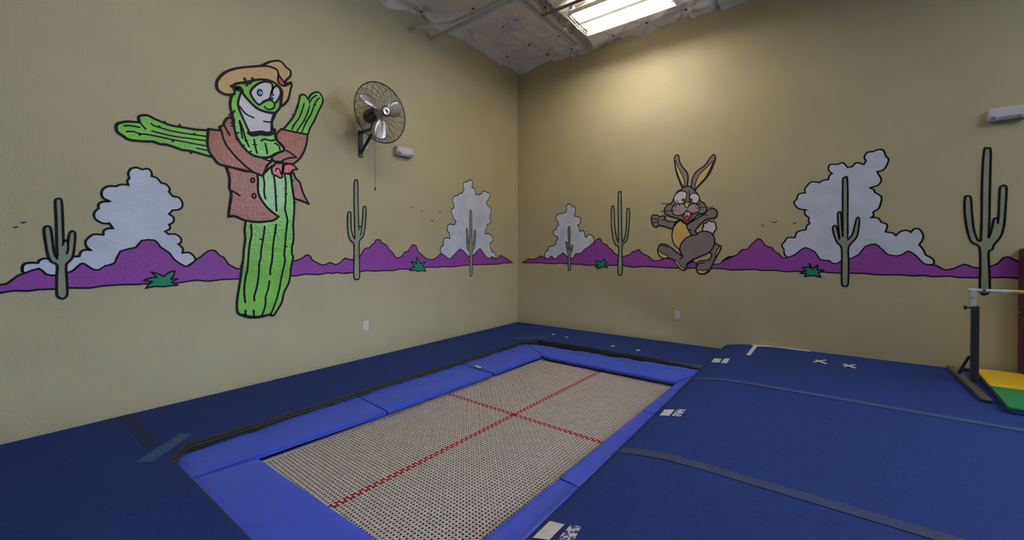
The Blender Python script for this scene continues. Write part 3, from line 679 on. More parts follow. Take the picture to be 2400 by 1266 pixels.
for s_ in ([[(4.449,2.043),(4.451,2.032),(4.457,2.023),(4.464,2.019),(4.472,2.021),(4.478,2.028),(4.480,2.038),(4.478,2.049),(4.472,2.058),(4.464,2.062),(4.456,2.060),(4.451,2.053)],
 [(4.438,1.889),(4.440,1.877),(4.446,1.868),(4.454,1.864),(4.462,1.867),(4.468,1.874),(4.470,1.886),(4.468,1.897),(4.462,1.906),(4.454,1.910),(4.446,1.908),(4.440,1.900)]]):
    bt = fill('L', s_, .0060, 'button', 'p_brown', vest, 1); strokes('L', [s_], .016, .0062, 'outline', bt, closed=True, sm=1)
# arms
la = cf([(4.838,2.451,1),(4.908,2.439),(4.968,2.435),(5.034,2.433),(5.102,2.432),(5.157,2.443),(5.218,2.461),(5.253,2.477),(5.284,2.474),(5.311,2.460),(5.318,2.438),(5.311,2.408,1),(5.348,2.402),(5.388,2.395),(5.420,2.381),(5.446,2.363),(5.454,2.339),(5.450,2.305),(5.437,2.288),(5.415,2.274),(5.382,2.251),(5.329,2.252),(5.268,2.259),(5.226,2.266),(5.176,2.254),(5.140,2.259),(5.085,2.249),(5.028,2.235),(4.969,2.237),(4.909,2.229),(4.827,2.215),(4.802,2.214,1),(4.831,2.283),(4.839,2.361)], 1, 'left_arm', 'p_green', w=.020)
strokes('L', [[(5.311,2.408),(5.295,2.386),(5.274,2.361)],
 [(5.408,2.356),(5.375,2.366),(5.342,2.367),(5.312,2.366)],
 [(5.393,2.313),(5.349,2.322),(5.316,2.314),(5.261,2.317),(5.194,2.316),(5.121,2.311),(5.092,2.310),(5.027,2.309),(4.949,2.306),(4.847,2.305)],
 [(5.233,2.353),(5.190,2.349),(5.140,2.344),(5.065,2.342),(4.988,2.346),(4.843,2.353)],
 [(5.238,2.415),(5.218,2.402),(5.190,2.397),(5.121,2.386),(5.046,2.384),(4.949,2.387),(4.843,2.393)],
 [(4.923,2.270),(4.885,2.268),(4.835,2.263)]], .013, .0053, 'rib_line', la)
strokes('L', [[(5.150,2.462),(5.148,2.449),(5.146,2.435)],
 [(5.047,2.463),(5.043,2.446),(5.036,2.434)],
 [(4.967,2.206),(4.963,2.224),(4.957,2.239)],
 [(5.092,2.287),(5.094,2.300),(5.095,2.312)],
 [(4.939,2.406),(4.940,2.393),(4.943,2.383)],
 [(5.188,2.414),(5.185,2.403),(5.181,2.392)],
 [(5.312,2.297),(5.312,2.306),(5.314,2.317)]], .020, .0055, 'thorn', la, taper=True)
ra = cf([(4.171,2.598),(4.114,2.697),(4.061,2.785),(4.029,2.881),(4.007,2.952),(3.994,3.022),(3.947,3.044),(3.908,3.008,1),(3.880,3.061),(3.840,3.101),(3.782,3.119),(3.741,3.062),(3.747,3.004),(3.795,2.900),(3.841,2.786),(3.887,2.697),(3.915,2.612,1),(4.041,2.606)], 1, 'right_arm', 'p_green', w=.020)
strokes('L', [[(3.908,3.014),(3.895,2.990),(3.891,2.968)],
 [(3.953,2.946),(3.975,2.863),(4.008,2.777),(4.061,2.688),(4.083,2.634)],
 [(3.891,2.941),(3.920,2.844),(3.964,2.744),(4.030,2.630)],
 [(3.782,3.056),(3.829,2.992),(3.875,2.856),(3.931,2.753),(3.976,2.632)],
 [(3.811,3.081),(3.863,3.032),(3.880,2.994)]], .015, .0053, 'rib_line', ra)
strokes('L', [[(4.039,2.894),(4.023,2.891),(4.005,2.885)],
 [(4.084,2.803),(4.072,2.791),(4.056,2.778)],
 [(3.850,2.969),(3.829,2.967),(3.812,2.963)],
 [(3.948,2.757),(3.931,2.757),(3.911,2.755)],
 [(4.088,2.673),(4.072,2.672),(4.056,2.665)]], .016, .0055, 'thorn', ra, taper=True)
# collar / sleeves
cl = cf([(4.832,2.463,1),(4.740,2.472,1),(4.744,2.505,1),(4.715,2.526,1),(4.702,2.567),(4.677,2.605),(4.639,2.616,1),(4.623,2.514),(4.589,2.434),(4.528,2.357),(4.456,2.311),(4.373,2.276),(4.287,2.258,1),(4.326,2.217),(4.350,2.157),(4.372,2.097,1),(4.457,2.120),(4.590,2.134),(4.688,2.145),(4.758,2.160),(4.790,2.202),(4.825,2.252),(4.840,2.314),(4.840,2.379)], 3, 'left_collar', 'p_brown', w=.021)
strokes('L', [[(4.740,2.501),(4.728,2.461),(4.716,2.406),(4.687,2.340),(4.624,2.261),(4.546,2.186),(4.466,2.129),(4.374,2.094)],
 [(4.703,2.524),(4.686,2.485),(4.661,2.447)]], .019, .0064, 'fold_line', cl)
cr = cf([(4.241,2.550,1),(4.191,2.614,1),(4.062,2.612),(3.915,2.618,1),(3.927,2.521),(3.960,2.415),(4.010,2.329),(4.074,2.266,1),(4.147,2.262),(4.208,2.268),(4.267,2.268),(4.277,2.314),(4.167,2.403),(4.182,2.447),(4.231,2.490)], 3, 'right_collar', 'p_brown', w=.021)
strokes('L', [(4.151,2.400),(4.094,2.379),(4.036,2.346,1),(4.115,2.323),(4.167,2.296),(4.208,2.258)], .018, .0064, 'fold_line', cr)
# bandana knot
bn = cf([(4.180,2.219),(4.149,2.248),(4.101,2.263),(4.059,2.249),(4.027,2.218,1),(4.073,2.203),(4.101,2.167),(4.143,2.153),(4.177,2.162)], 5, 'red_knot', 'p_red', w=.018)
b2 = cf([(4.286,2.198),(4.263,2.223,1),(4.243,2.257,1),(4.223,2.247,1),(4.196,2.258),(4.173,2.227,1),(4.173,2.184),(4.187,2.157),(4.184,2.119),(4.204,2.099),(4.237,2.115),(4.276,2.127),(4.286,2.160)], 5, 'red_knot', 'p_red', w=.018)
strokes('L', [(4.200,2.141),(4.207,2.179),(4.227,2.197),(4.247,2.183),(4.250,2.164)], .013, .0074, 'fold_line', b2)
# head
hd = cf([(4.612,2.949),(4.577,2.973),(4.525,2.984),(4.462,3.028),(4.406,3.061),(4.321,3.078),(4.244,3.073),(4.194,3.036),(4.184,2.986),(4.200,2.897),(4.205,2.832),(4.245,2.769),(4.265,2.712),(4.283,2.666),(4.277,2.605),(4.256,2.578),(4.254,2.527),(4.241,2.488),(4.202,2.448),(4.168,2.413),(4.179,2.384),(4.247,2.348),(4.306,2.303),(4.382,2.282),(4.456,2.289),(4.510,2.319),(4.559,2.371),(4.599,2.431),(4.619,2.505),(4.635,2.598),(4.646,2.673),(4.656,2.738),(4.645,2.818),(4.621,2.864),(4.621,2.913)], 6, 'head', 'p_green', w=.022)
cf([(4.354,2.274),(4.325,2.282),(4.296,2.298),(4.296,2.271),(4.325,2.264)], 4, 'neck', 'p_green_pale', w=.012)
sm_ = cf([(4.565,2.881,1),(4.583,2.817),(4.591,2.756),(4.574,2.692),(4.535,2.603),(4.491,2.504,1),(4.455,2.518),(4.381,2.545),(4.334,2.542),(4.290,2.560,1),(4.290,2.623),(4.290,2.664),(4.265,2.754,1),(4.342,2.749),(4.417,2.764),(4.490,2.814),(4.534,2.861)], 7, 'mouth', 'p_white', w=.020)
strokes('L', [[(4.583,2.748),(4.526,2.685),(4.454,2.664)],
 [(4.362,2.651),(4.304,2.658),(4.277,2.678)]], .016, .0088, 'smile_line', sm_)
strokes('L', [(4.496,2.505),(4.464,2.493),(4.400,2.520),(4.343,2.526),(4.285,2.549),(4.262,2.588)], .040, .0090, 'lip', sm_)
strokes('L', [(4.578,2.902),(4.543,2.868),(4.499,2.822),(4.426,2.767),(4.342,2.751),(4.255,2.764)], .026, .0091, 'lip', sm_)
e1 = cf([(4.482,2.916),(4.434,2.991),(4.378,3.041),(4.321,3.062),(4.281,3.050),(4.281,2.977),(4.303,2.899),(4.361,2.851),(4.394,2.811),(4.426,2.817),(4.467,2.866)], 8, 'eye', 'p_white', w=.022)
e2 = cf([(4.275,3.005),(4.244,3.044),(4.209,3.031),(4.197,2.982),(4.217,2.923),(4.259,2.857),(4.279,2.874),(4.291,2.943)], 8, 'eye', 'p_white', w=.020)
for pts_, par_ in (([(4.375,2.937),(4.378,2.919),(4.387,2.905),(4.398,2.897),(4.409,2.898),(4.417,2.908),(4.420,2.923),(4.417,2.940),(4.409,2.954),(4.398,2.962),(4.386,2.961),(4.378,2.952)], e1), ([(4.267,2.932),(4.269,2.917),(4.275,2.905),(4.284,2.899),(4.292,2.900),(4.298,2.909),(4.300,2.922),(4.298,2.937),(4.292,2.949),(4.283,2.955),(4.275,2.954),(4.269,2.945)], e2)):
    pu = fill('L', pts_, .0096, 'pupil', 'p_blue', par_, 1); strokes('L', [pts_], .014, .0098, 'outline', pu, closed=True, sm=1)
fill('L', [(4.396,2.930,1),(4.373,2.944,1),(4.379,2.915,1)], .0100, 'glint', 'p_white', e1, 0)
fill('L', [(4.282,2.926,1),(4.260,2.939,1),(4.268,2.909,1)], .0100, 'glint', 'p_white', e2, 0)
ns = cf([(4.375,2.827),(4.342,2.859),(4.303,2.878),(4.269,2.867),(4.261,2.833),(4.289,2.797),(4.330,2.783),(4.380,2.784),(4.394,2.801)], 10, 'nose', 'p_green', line=False)
strokes('L', [(4.394,2.813),(4.370,2.836),(4.342,2.861),(4.303,2.881),(4.266,2.870),(4.259,2.830),(4.284,2.796),(4.328,2.781),(4.353,2.800)], .018, .0106, 'outline', ns)
strokes('L', [[(4.622,2.689),(4.637,2.646),(4.622,2.592)],
 [(4.579,2.602),(4.567,2.527),(4.554,2.439)],
 [(4.575,2.594),(4.552,2.530),(4.527,2.437),(4.497,2.369)],
 [(4.451,2.448),(4.442,2.385),(4.424,2.317)],
 [(4.348,2.429),(4.339,2.385),(4.330,2.330)],
 [(4.256,2.453),(4.217,2.430),(4.207,2.389)],
 [(4.386,2.449),(4.353,2.472),(4.295,2.470),(4.254,2.487)],
 [(4.520,2.959),(4.498,2.986),(4.475,3.000)]], .017, .0086, 'rib_line', hd)
strokes('L', [[(4.599,2.910),(4.582,2.923),(4.565,2.911),(4.556,2.894)],
 [(4.597,2.903),(4.582,2.905)]], .038, .0087, 'ear', hd)
strokes('L', [[(4.657,2.560),(4.635,2.569),(4.612,2.579)],
 [(4.658,2.533),(4.635,2.540),(4.612,2.542)],
 [(4.625,2.463),(4.602,2.478),(4.578,2.490)],
 [(4.616,2.416),(4.598,2.422),(4.575,2.428)],
 [(4.569,2.355),(4.550,2.368),(4.530,2.375)],
 [(4.503,2.299),(4.488,2.317),(4.472,2.335)],
 [(4.675,2.638),(4.656,2.639),(4.638,2.636)],
 [(4.577,2.522),(4.558,2.529),(4.539,2.530)],
 [(4.542,2.417),(4.523,2.423),(4.503,2.426)],
 [(4.471,2.392),(4.447,2.398),(4.417,2.404)]], .018, .0089, 'thorn', hd, taper=True)
# hat
ht = cf([(4.621,2.849,1),(4.663,2.830),(4.705,2.824),(4.754,2.847),(4.766,2.895),(4.749,2.957),(4.687,3.040),(4.585,3.111),(4.433,3.181),(4.378,3.208),(4.311,3.267),(4.223,3.313),(4.182,3.309),(4.142,3.275),(4.096,3.249),(4.101,3.193),(4.143,3.137),(4.158,3.089,1),(4.091,3.130,1),(4.086,3.102),(4.102,3.032),(4.118,2.953),(4.154,2.889),(4.195,2.844,1),(4.189,2.921),(4.182,3.008),(4.224,3.058),(4.302,3.083),(4.397,3.062),(4.489,3.014),(4.569,2.972),(4.612,2.949),(4.633,2.918),(4.621,2.874)], 9, 'hat', 'p_tan', w=.022)
fill('L', [(4.213,3.161,1),(4.183,3.139),(4.161,3.112),(4.168,3.086),(4.199,3.082),(4.222,3.111)], .0098, 'hat_band', 'p_red', ht, 2)
strokes('L', [[(4.415,3.187),(4.340,3.218),(4.272,3.224),(4.231,3.213),(4.218,3.165),(4.226,3.110),(4.204,3.075),(4.153,3.075),(4.091,3.128)],
 [(4.218,3.165),(4.188,3.138),(4.158,3.100)]], .020, .0101, 'brim_line', ht)
strokes('L', [[(4.540,3.038),(4.532,3.020),(4.525,2.997)],
 [(4.472,3.061),(4.463,3.047),(4.453,3.028)],
 [(4.663,2.911),(4.645,2.915),(4.621,2.917)]], .030, .0102, 'thorn', ht, taper=True)

# ------------------------------------------------------------ the running rabbit
RB = thing('painted_rabbit', 'grey cartoon rabbit running with arms out, painted on the right wall', 'mural')
def rf(pts, layer, name, m, closed=True, w=.017, sm=3, line=True, par=None):
    off = .004+layer*.0006
    o = fill('R', pts, off, name, m, par or RB, sm)
    if line: strokes('R', [pts], w, off+.0003, 'outline', o, closed=closed, sm=sm)
    return o
def rs(lists, name, par, z, w=.014): return strokes('R', lists, w, .004+z*.0006, name, par)
rf([(3.202,1.605),(3.195,1.650),(3.211,1.672,1),(3.209,1.710),(3.247,1.720,1),(3.278,1.752),(3.308,1.733,1),(3.346,1.731),(3.366,1.682,1),(3.370,1.630),(3.346,1.609,1),(3.340,1.579),(3.306,1.570),(3.251,1.589)], 0, 'tail', 'p_white')
ft = rf([(3.347,1.435),(3.387,1.416),(3.430,1.398,1),(3.421,1.349),(3.361,1.231),(3.321,1.141),(3.280,1.051),(3.211,1.011),(3.141,1.019),(3.115,1.091),(3.126,1.160),(3.168,1.196),(3.252,1.200),(3.300,1.238),(3.313,1.297),(3.279,1.320)], 1, 'foot', 'p_grey')
rf([(3.127,1.054),(3.169,1.066),(3.211,1.056),(3.273,1.072),(3.225,1.019),(3.158,1.017)], 1.7, 'sole', 'p_straw', w=.012, par=ft)
rf([(3.414,1.396),(3.430,1.391),(3.408,1.327),(3.361,1.246),(3.372,1.320)], 1.7, 'sole', 'p_straw', w=.012, par=ft)
rs([(3.126,1.114),(3.154,1.156),(3.224,1.166)], 'toe_line', ft, 2.4)
rf([(2.921,1.783),(2.847,1.731),(2.802,1.663),(2.784,1.569),(2.795,1.475),(2.833,1.404),(2.893,1.350,1),(2.915,1.427),(2.966,1.504),(3.046,1.556),(3.010,1.626),(2.983,1.703),(2.995,1.733)], 1, 'belly', 'p_straw')
f2 = rf([(2.896,1.365),(2.920,1.257,1),(2.833,1.326),(2.757,1.392),(2.672,1.432),(2.618,1.426),(2.583,1.374),(2.583,1.302),(2.634,1.230),(2.712,1.226),(2.804,1.205),(2.856,1.139),(2.916,1.063),(2.956,1.056),(2.982,1.088),(2.997,1.142),(3.083,1.220)], 2, 'foot', 'p_grey')
rf([(2.586,1.337),(2.634,1.302),(2.688,1.273),(2.730,1.252),(2.696,1.226),(2.642,1.229),(2.594,1.282)], 2.7, 'sole', 'p_straw', w=.012, par=f2)
rf([(2.816,1.199),(2.864,1.178),(2.912,1.105),(2.961,1.075),(2.939,1.056),(2.891,1.085)], 2.7, 'sole', 'p_straw', w=.012, par=f2)
rs([(2.621,1.413),(2.680,1.405),(2.724,1.381)], 'toe_line', f2, 3.4)
th = rf([(2.901,1.326),(2.900,1.412),(2.966,1.504),(3.053,1.551),(3.167,1.598),(3.251,1.604),(3.319,1.565),(3.349,1.497),(3.340,1.401),(3.286,1.320),(3.182,1.262),(3.069,1.209),(2.997,1.153),(2.938,1.179),(2.908,1.225),(2.930,1.257,1)], 3, 'haunch', 'p_grey', line=False)
rs([(2.894,1.213),(2.931,1.254),(2.901,1.326),(2.900,1.412),(2.966,1.504),(3.053,1.551),(3.103,1.555),(3.167,1.598),(3.251,1.604),(3.319,1.565),(3.349,1.497),(3.340,1.401),(3.286,1.320),(3.182,1.262),(3.069,1.209),(2.997,1.153)], 'outline', th, 3.5, .017)
ar = rf([(2.995,1.706),(3.081,1.760),(3.166,1.814),(3.229,1.844,1),(3.256,1.895),(3.297,1.915,1),(3.345,1.909),(3.379,1.873),(3.380,1.829),(3.346,1.779),(3.277,1.782),(3.222,1.754),(3.146,1.682),(3.099,1.615),(3.125,1.580,1),(3.103,1.555),(3.046,1.563),(3.017,1.625,1),(2.995,1.657)], 4, 'arm', 'p_grey')
rs([(3.007,1.644),(3.024,1.625),(3.046,1.628)], 'fold_line', ar, 5)
al = rf([(2.907,1.783),(2.832,1.752),(2.764,1.761),(2.692,1.785),(2.687,1.833),(2.640,1.846),(2.604,1.832),(2.577,1.859),(2.502,1.863),(2.481,1.810),(2.489,1.761,1),(2.506,1.712),(2.554,1.683),(2.598,1.709),(2.679,1.690),(2.784,1.655),(2.817,1.717),(2.862,1.762)], 4, 'arm', 'p_grey')
rs([[(2.486,1.802),(2.545,1.812),(2.593,1.789)],
 [(2.498,1.761),(2.546,1.751),(2.582,1.766),(2.585,1.798)],
 [(2.629,1.780),(2.671,1.794),(2.690,1.828)],
 [(2.598,1.709),(2.588,1.749),(2.582,1.774)]], 'finger_line', al, 5, .012)
el_ = rf([(2.920,2.243,1),(2.875,2.359),(2.837,2.487),(2.817,2.614),(2.817,2.692),(2.852,2.719),(2.877,2.684),(2.889,2.605),(2.934,2.523),(2.993,2.439),(3.000,2.361),(2.990,2.248,1)], 4, 'ear', 'p_grey')
rf([(2.829,2.644),(2.852,2.563),(2.897,2.465),(2.949,2.336),(2.942,2.263),(2.905,2.325),(2.852,2.470),(2.830,2.566)], 4.7, 'inner_ear', 'p_straw', w=.010, par=el_)
er = rf([(3.044,2.235,1),(3.058,2.340),(3.108,2.441),(3.220,2.518),(3.288,2.614),(3.329,2.653),(3.352,2.627),(3.343,2.562),(3.289,2.421),(3.220,2.324),(3.137,2.242),(3.091,2.182,1)], 4, 'ear', 'p_grey')
rf([(3.329,2.564),(3.275,2.430),(3.220,2.336),(3.097,2.207,1),(3.097,2.260),(3.150,2.391),(3.247,2.485)], 4.7, 'inner_ear', 'p_straw', w=.012, par=er)
hr = rf([(2.913,2.208,1),(2.942,2.241),(3.000,2.251),(3.051,2.227,1),(3.109,2.161,1),(3.144,2.105),(3.165,2.028),(3.215,1.995),(3.249,1.918),(3.222,1.859),(3.138,1.841),(3.067,1.776),(2.983,1.711,1),(2.907,1.783),(2.756,1.837),(2.679,1.885),(2.676,1.936),(2.709,1.997),(2.786,2.039),(2.808,2.100),(2.861,2.190)], 6, 'head', 'p_grey')
ea = rf([(2.808,2.085),(2.831,2.145),(2.890,2.187),(2.957,2.181),(2.986,2.148),(2.972,2.073),(2.950,2.020),(2.891,2.009),(2.839,2.017)], 7, 'eye', 'p_white', w=.014)
eb = rf([(3.030,2.122),(3.080,2.145),(3.137,2.118),(3.154,2.059),(3.123,2.004),(3.066,2.012),(3.030,2.045)], 7, 'eye', 'p_white', w=.014)
for pts_, par_ in (([(2.956,2.058),(2.954,2.049),(2.947,2.043),(2.938,2.041),(2.929,2.044),(2.923,2.051),(2.921,2.061),(2.923,2.070),(2.929,2.076),(2.938,2.078),(2.947,2.075),(2.953,2.068)], ea), ([(3.060,2.051),(3.058,2.042),(3.053,2.035),(3.045,2.034),(3.037,2.037),(3.031,2.044),(3.029,2.053),(3.031,2.062),(3.037,2.068),(3.044,2.070),(3.052,2.067),(3.058,2.060)], eb)):
    pu = fill('R', pts_, .0088, 'pupil', 'p_bush', par_, 1); strokes('R', [pts_], .010, .0089, 'outline', pu, closed=True, sm=1)
mz = rf([(2.783,1.946),(2.824,1.998),(2.898,2.011),(2.958,1.994),(2.980,1.949),(3.001,1.951),(3.038,1.988),(3.116,1.994),(3.155,1.938),(3.145,1.886),(3.102,1.858),(3.031,1.873),(2.987,1.906),(2.943,1.859),(2.854,1.840),(2.794,1.882)], 7.5, 'muzzle', 'p_muzzle', w=.014)
rf([(2.953,2.005),(2.987,2.025),(3.023,2.012),(3.012,1.970),(2.994,1.945),(2.972,1.953)], 8.3, 'nose', 'p_straw', w=.012, par=hr)
mr = rf([(2.918,1.842,1),(2.951,1.858),(2.987,1.903),(3.031,1.870),(3.067,1.852,1),(3.031,1.793),(2.983,1.757)], 8.3, 'mouth', 'p_red', w=.013)
rf([(2.958,1.858,1),(2.987,1.900),(3.034,1.866,1),(3.021,1.824),(2.992,1.833,1),(2.965,1.824)], 9, 'teeth', 'p_white', w=.010, par=mr)
rs([(2.990,1.896),(2.995,1.856),(2.993,1.829)], 'tooth_line', mr, 9.8, .008)
rs([[(3.020,2.194),(3.020,2.115),(3.023,2.023)],
 [(2.854,2.058),(2.873,2.018),(2.891,1.982)],
 [(2.892,1.784),(2.936,1.739),(2.983,1.711)],
 [(3.081,1.776),(3.024,1.744)],
 [(3.102,1.957),(3.130,1.982),(3.168,1.990)]], 'face_line', hr, 9.3, .011)
rs([[(2.632,2.031),(2.725,2.020),(2.801,1.991),(2.846,1.962)],
 [(2.619,1.916),(2.710,1.918),(2.832,1.916)],
 [(3.109,1.926),(3.152,1.938),(3.236,1.939),(3.329,1.935)],
 [(3.095,1.884),(3.180,1.854),(3.270,1.819)]], 'whisker', hr, 9.5, .009)

# ------------------------------------------------------------ trampoline sunk in the pit
TR = thing('trampoline', 'long sunken trampoline with cream woven bed and red cross in the blue floor', 'trampoline')
ang = math.atan2(.026, 1)
U = Vector((math.cos(ang), -math.sin(ang), 0)); V = Vector((math.sin(ang)*1.1, math.cos(ang), 0)).normalized()
BC = Vector((2.362, -3.244, -.12))
PITCH = .025
NU, NV = 34, 72                       # counts of bands left of / before the centre
NU2 = 36
def weave(along, across, a0, a1, c0, c1, red, sgn):
    "bands that run along 'along'; one quad strip each, lifted and lowered at the crossings"
    out = {'webbing': B(), 'web_red': B()}
    for c in range(-c0, c1+1):
        b = out['web_red' if c in red else 'webbing']
        v = []; f = []
        hw = .0088 if c in red else .0071
        for a in range(-a0, a1+1):
            z = .0016*(1 if (a+c) % 2 else -1)*sgn
            p = BC+along*(a*PITCH)+across*(c*PITCH)+Vector((0, 0, z))
            v += [p-across*hw, p+across*hw]
        for i in range(a0+a1): f.append((2*i, 2*i+1, 2*i+3, 2*i+2))
        b.add(v, f)
    return out
g1 = weave(V, U, NV, NV, NU, NU2, (-1, 0), 1)
g2 = weave(U, V, NU, NU2, NV, NV, (-1, 0), -1)
for nme, g_ in (('lengthwise_webbing', g1), ('crosswise_webbing', g2)):
    g_['webbing'].mk(nme, 'webbing', TR)['kind'] = 'stuff'
    o = g_['web_red'].mk('red_'+nme, 'web_red', TR); o['label'] = 'red webbing bands of the centre cross'; o['kind'] = 'stuff'
for s in (-1, 1):
    b = B(); ue = (-NU-.8 if s < 0 else NU2+.8)*PITCH; p0 = BC+U*ue-V*NV*PITCH; p1 = BC+U*ue+V*NV*PITCH
    q = U*.015; zt = Vector((0, 0, .004))
    b.add([p0-q+zt, p0+q+zt, p1+q+zt, p1-q+zt, p0-q-zt, p0+q-zt, p1+q-zt, p1-q-zt], [(0, 1, 2, 3), (4, 7, 6, 5), (0, 4, 5, 1), (1, 5, 6, 2), (2, 6, 7, 3), (3, 7, 4, 0)])
    b.mk('edge_band', 'web_edge', TR)
    b = B(); p0 = BC+V*(s*(NV+.7)*PITCH)-U*NU*PITCH; p1 = BC+V*(s*(NV+.7)*PITCH)+U*NU*PITCH; q = V*.02
    b.add([p0-q+zt, p0+q+zt, p1+q+zt, p1-q+zt, p0-q-zt, p0+q-zt, p1+q-zt, p1-q-zt], [(0, 1, 2, 3), (4, 7, 6, 5), (0, 4, 5, 1), (1, 5, 6, 2), (2, 6, 7, 3), (3, 7, 4, 0)])
    b.mk('edge_band', 'web_edge', TR)
# steel frame under the pads and the springs that pull the bed
fr_ = B()
hw, hl = 1.24, 2.10
c4 = [BC+U*a*hw+V*b_*hl+Vector((0, 0, -.022)) for a, b_ in ((-1, -1), (1, -1), (1, 1), (-1, 1))]
c4[0] += V*.03
fr_.tube(c4+[c4[0]], .024, 8)
fr_.mk('frame', 'frame_steel', TR)
sp = B()
for i in range(56):
    t = -NV*PITCH+2*NV*PITCH*(i+.5)/56
    for s in (-1, 1):
        a = BC+U*s*(NU*PITCH+.03)+V*t; e = BC+U*s*(hw-.02)+V*t+Vector((0, 0, -.015)); sp.tube([a, e], .008, 5)
for i in range(28):
    t = -NU*PITCH+2*NU*PITCH*(i+.5)/28
    for s in (-1, 1):
        a = BC+V*s*(NV*PITCH+.03)+U*t; e = BC+V*s*(hl-.02)+U*t+Vector((0, 0, -.015)); sp.tube([a, e], .008, 5)
sp.mk('springs', 'frame_steel', TR)['kind'] = 'stuff'
for s in (-1, 1):
    for t in (-1.6, 0, 1.6):
        b = B(); p = BC+U*s*(hw+.0)+V*t; b.tube([p, (p.x, p.y, -.945)], .022, 8); b.mk('leg', 'frame_steel', TR)

def pad(name, label, A, Bq, Cq, D, seed, thick=.028, nu=40, nv=9, wr=1.0):
    "A,Bq outer edge; D,Cq inner edge; vinyl cover with wrinkles towards the outer edge"
    A, Bq, Cq, D = (Vector(p) for p in (A, Bq, Cq, D))
    v = []; f = []
    Lg = (Bq-A).length
    for j in range(nv+1):
        for i in range(nu+1):
            s, t = i/nu, j/nv
            p = (A*(1-s)+Bq*s)*(1-t)+(D*(1-s)+Cq*s)*t
            e = min(s*Lg, (1-s)*Lg, .5)
            edge = min(1, e/.02)*min(1, t/.08)*min(1, (1-t)/.10)
            z = -.009*(1-edge)
            z += wr*(.010*fbm(p.x*4+seed, p.y*4, seed)*(1-t)**1.2+.0025*fbm(p.x*1.3, p.y*9+seed, 2*seed))
            z += .010*wr*abs(math.sin(7*s*Lg+3*fbm(s*Lg*2, seed, 0)))*math.exp(-((t-.12)/.12)**2)
            v.append(p+Vector((0, 0, z)))
    W_ = nu+1
    for j in range(nv):
        for i in range(nu): f.append((j*W_+i, j*W_+i+1, (j+1)*W_+i+1, (j+1)*W_+i))
    per = [i for i in range(W_)]+[j*W_+nu for j in range(1, nv+1)]+[nv*W_+i for i in range(nu-1, -1, -1)]+[j*W_ for j in range(nv-1, 0, -1)]
    base = len(v)
    m = len(per)
    for k in per: v.append(v[k]-Vector((0, 0, thick*.55)))
    for k in per: v.append(v[k]-Vector((0, 0, thick)))
    for ring in (0, 1):
        for k in range(m):
            a0 = per[k] if ring == 0 else base+k; a1 = per[(k+1) % m] if ring == 0 else base+(k+1) % m
            b0 = base+ring*m+k; b1 = base+ring*m+(k+1) % m
            f.append((a0, b0, b1, a1))
    o = mk(name, v, f, 'vinyl')
    smooth_by_angle(o, .7)
    tag(o, label, 'pad', 'blue vinyl pads around the trampoline')
    return o
Z = -.052
pad('trampoline_pad', 'long blue vinyl pad along the left side of the trampoline, nearest the camera', (1.046,-5.363,-0.052), (0.964,-3.934,-0.052), (1.508,-3.989,-0.052), (1.427,-5.362,-0.052), 1)
pad('trampoline_pad', 'middle blue vinyl pad on the trampoline side facing the cactus figure', (0.957,-3.925,-0.052), (0.984,-2.536,-0.052), (1.545,-2.595,-0.052), (1.514,-3.980,-0.048), 2)
pad('trampoline_pad', 'left side blue pad nearest the room corner, next to the yellow tag', (0.991,-2.528,-0.050), (0.972,-1.114,-0.050), (1.553,-1.576,-0.050), (1.544,-2.563,-0.050), 3)
pad('trampoline_pad', 'wrinkled blue pad across the far end of the trampoline', (0.972,-1.103,-0.052), (3.443,-1.049,-0.052), (3.293,-1.646,-0.052), (1.596,-1.589,-0.052), 4, wr=1.6)
pad('trampoline_pad', 'far right blue pad between the trampoline bed and the raised mat', (3.455,-1.062,-0.052), (3.429,-2.650,-0.052), (3.280,-2.622,-0.052), (3.308,-1.653,-0.052), 5, wr=.4)
pad('trampoline_pad', 'right side blue pad beside the middle of the trampoline bed', (3.432,-2.659,-0.052), (3.413,-4.000,-0.052), (3.240,-3.982,-0.052), (3.284,-2.644,-0.052), 6, wr=.5)
pad('trampoline_pad', 'right side blue pad nearest the camera', (3.415,-4.010,-0.052), (3.417,-4.735,-0.052), (3.212,-4.808,-0.052), (3.245,-3.996,-0.052), 7, wr=.7)
pad('trampoline_pad', 'broad dark blue pad across the near end of the trampoline', (1.447,-5.365,-0.052), (2.579,-5.367,-0.052), (2.996,-4.991,-0.050), (1.498,-5.010,-0.050), 8, wr=.3)
# pads fill the pit out to its rim under the raised mats
o = B().prism([(1.194,-2.518,-0.044), (1.217,-2.482,-0.044), (1.331,-2.522,-0.044), (1.314,-2.575,-0.044)], -.046, -.0445).mk('yellow_tag', 'yellow_tag')
tag(o, 'tiny yellow tag lying across the joint of two blue left side pads', 'tag')

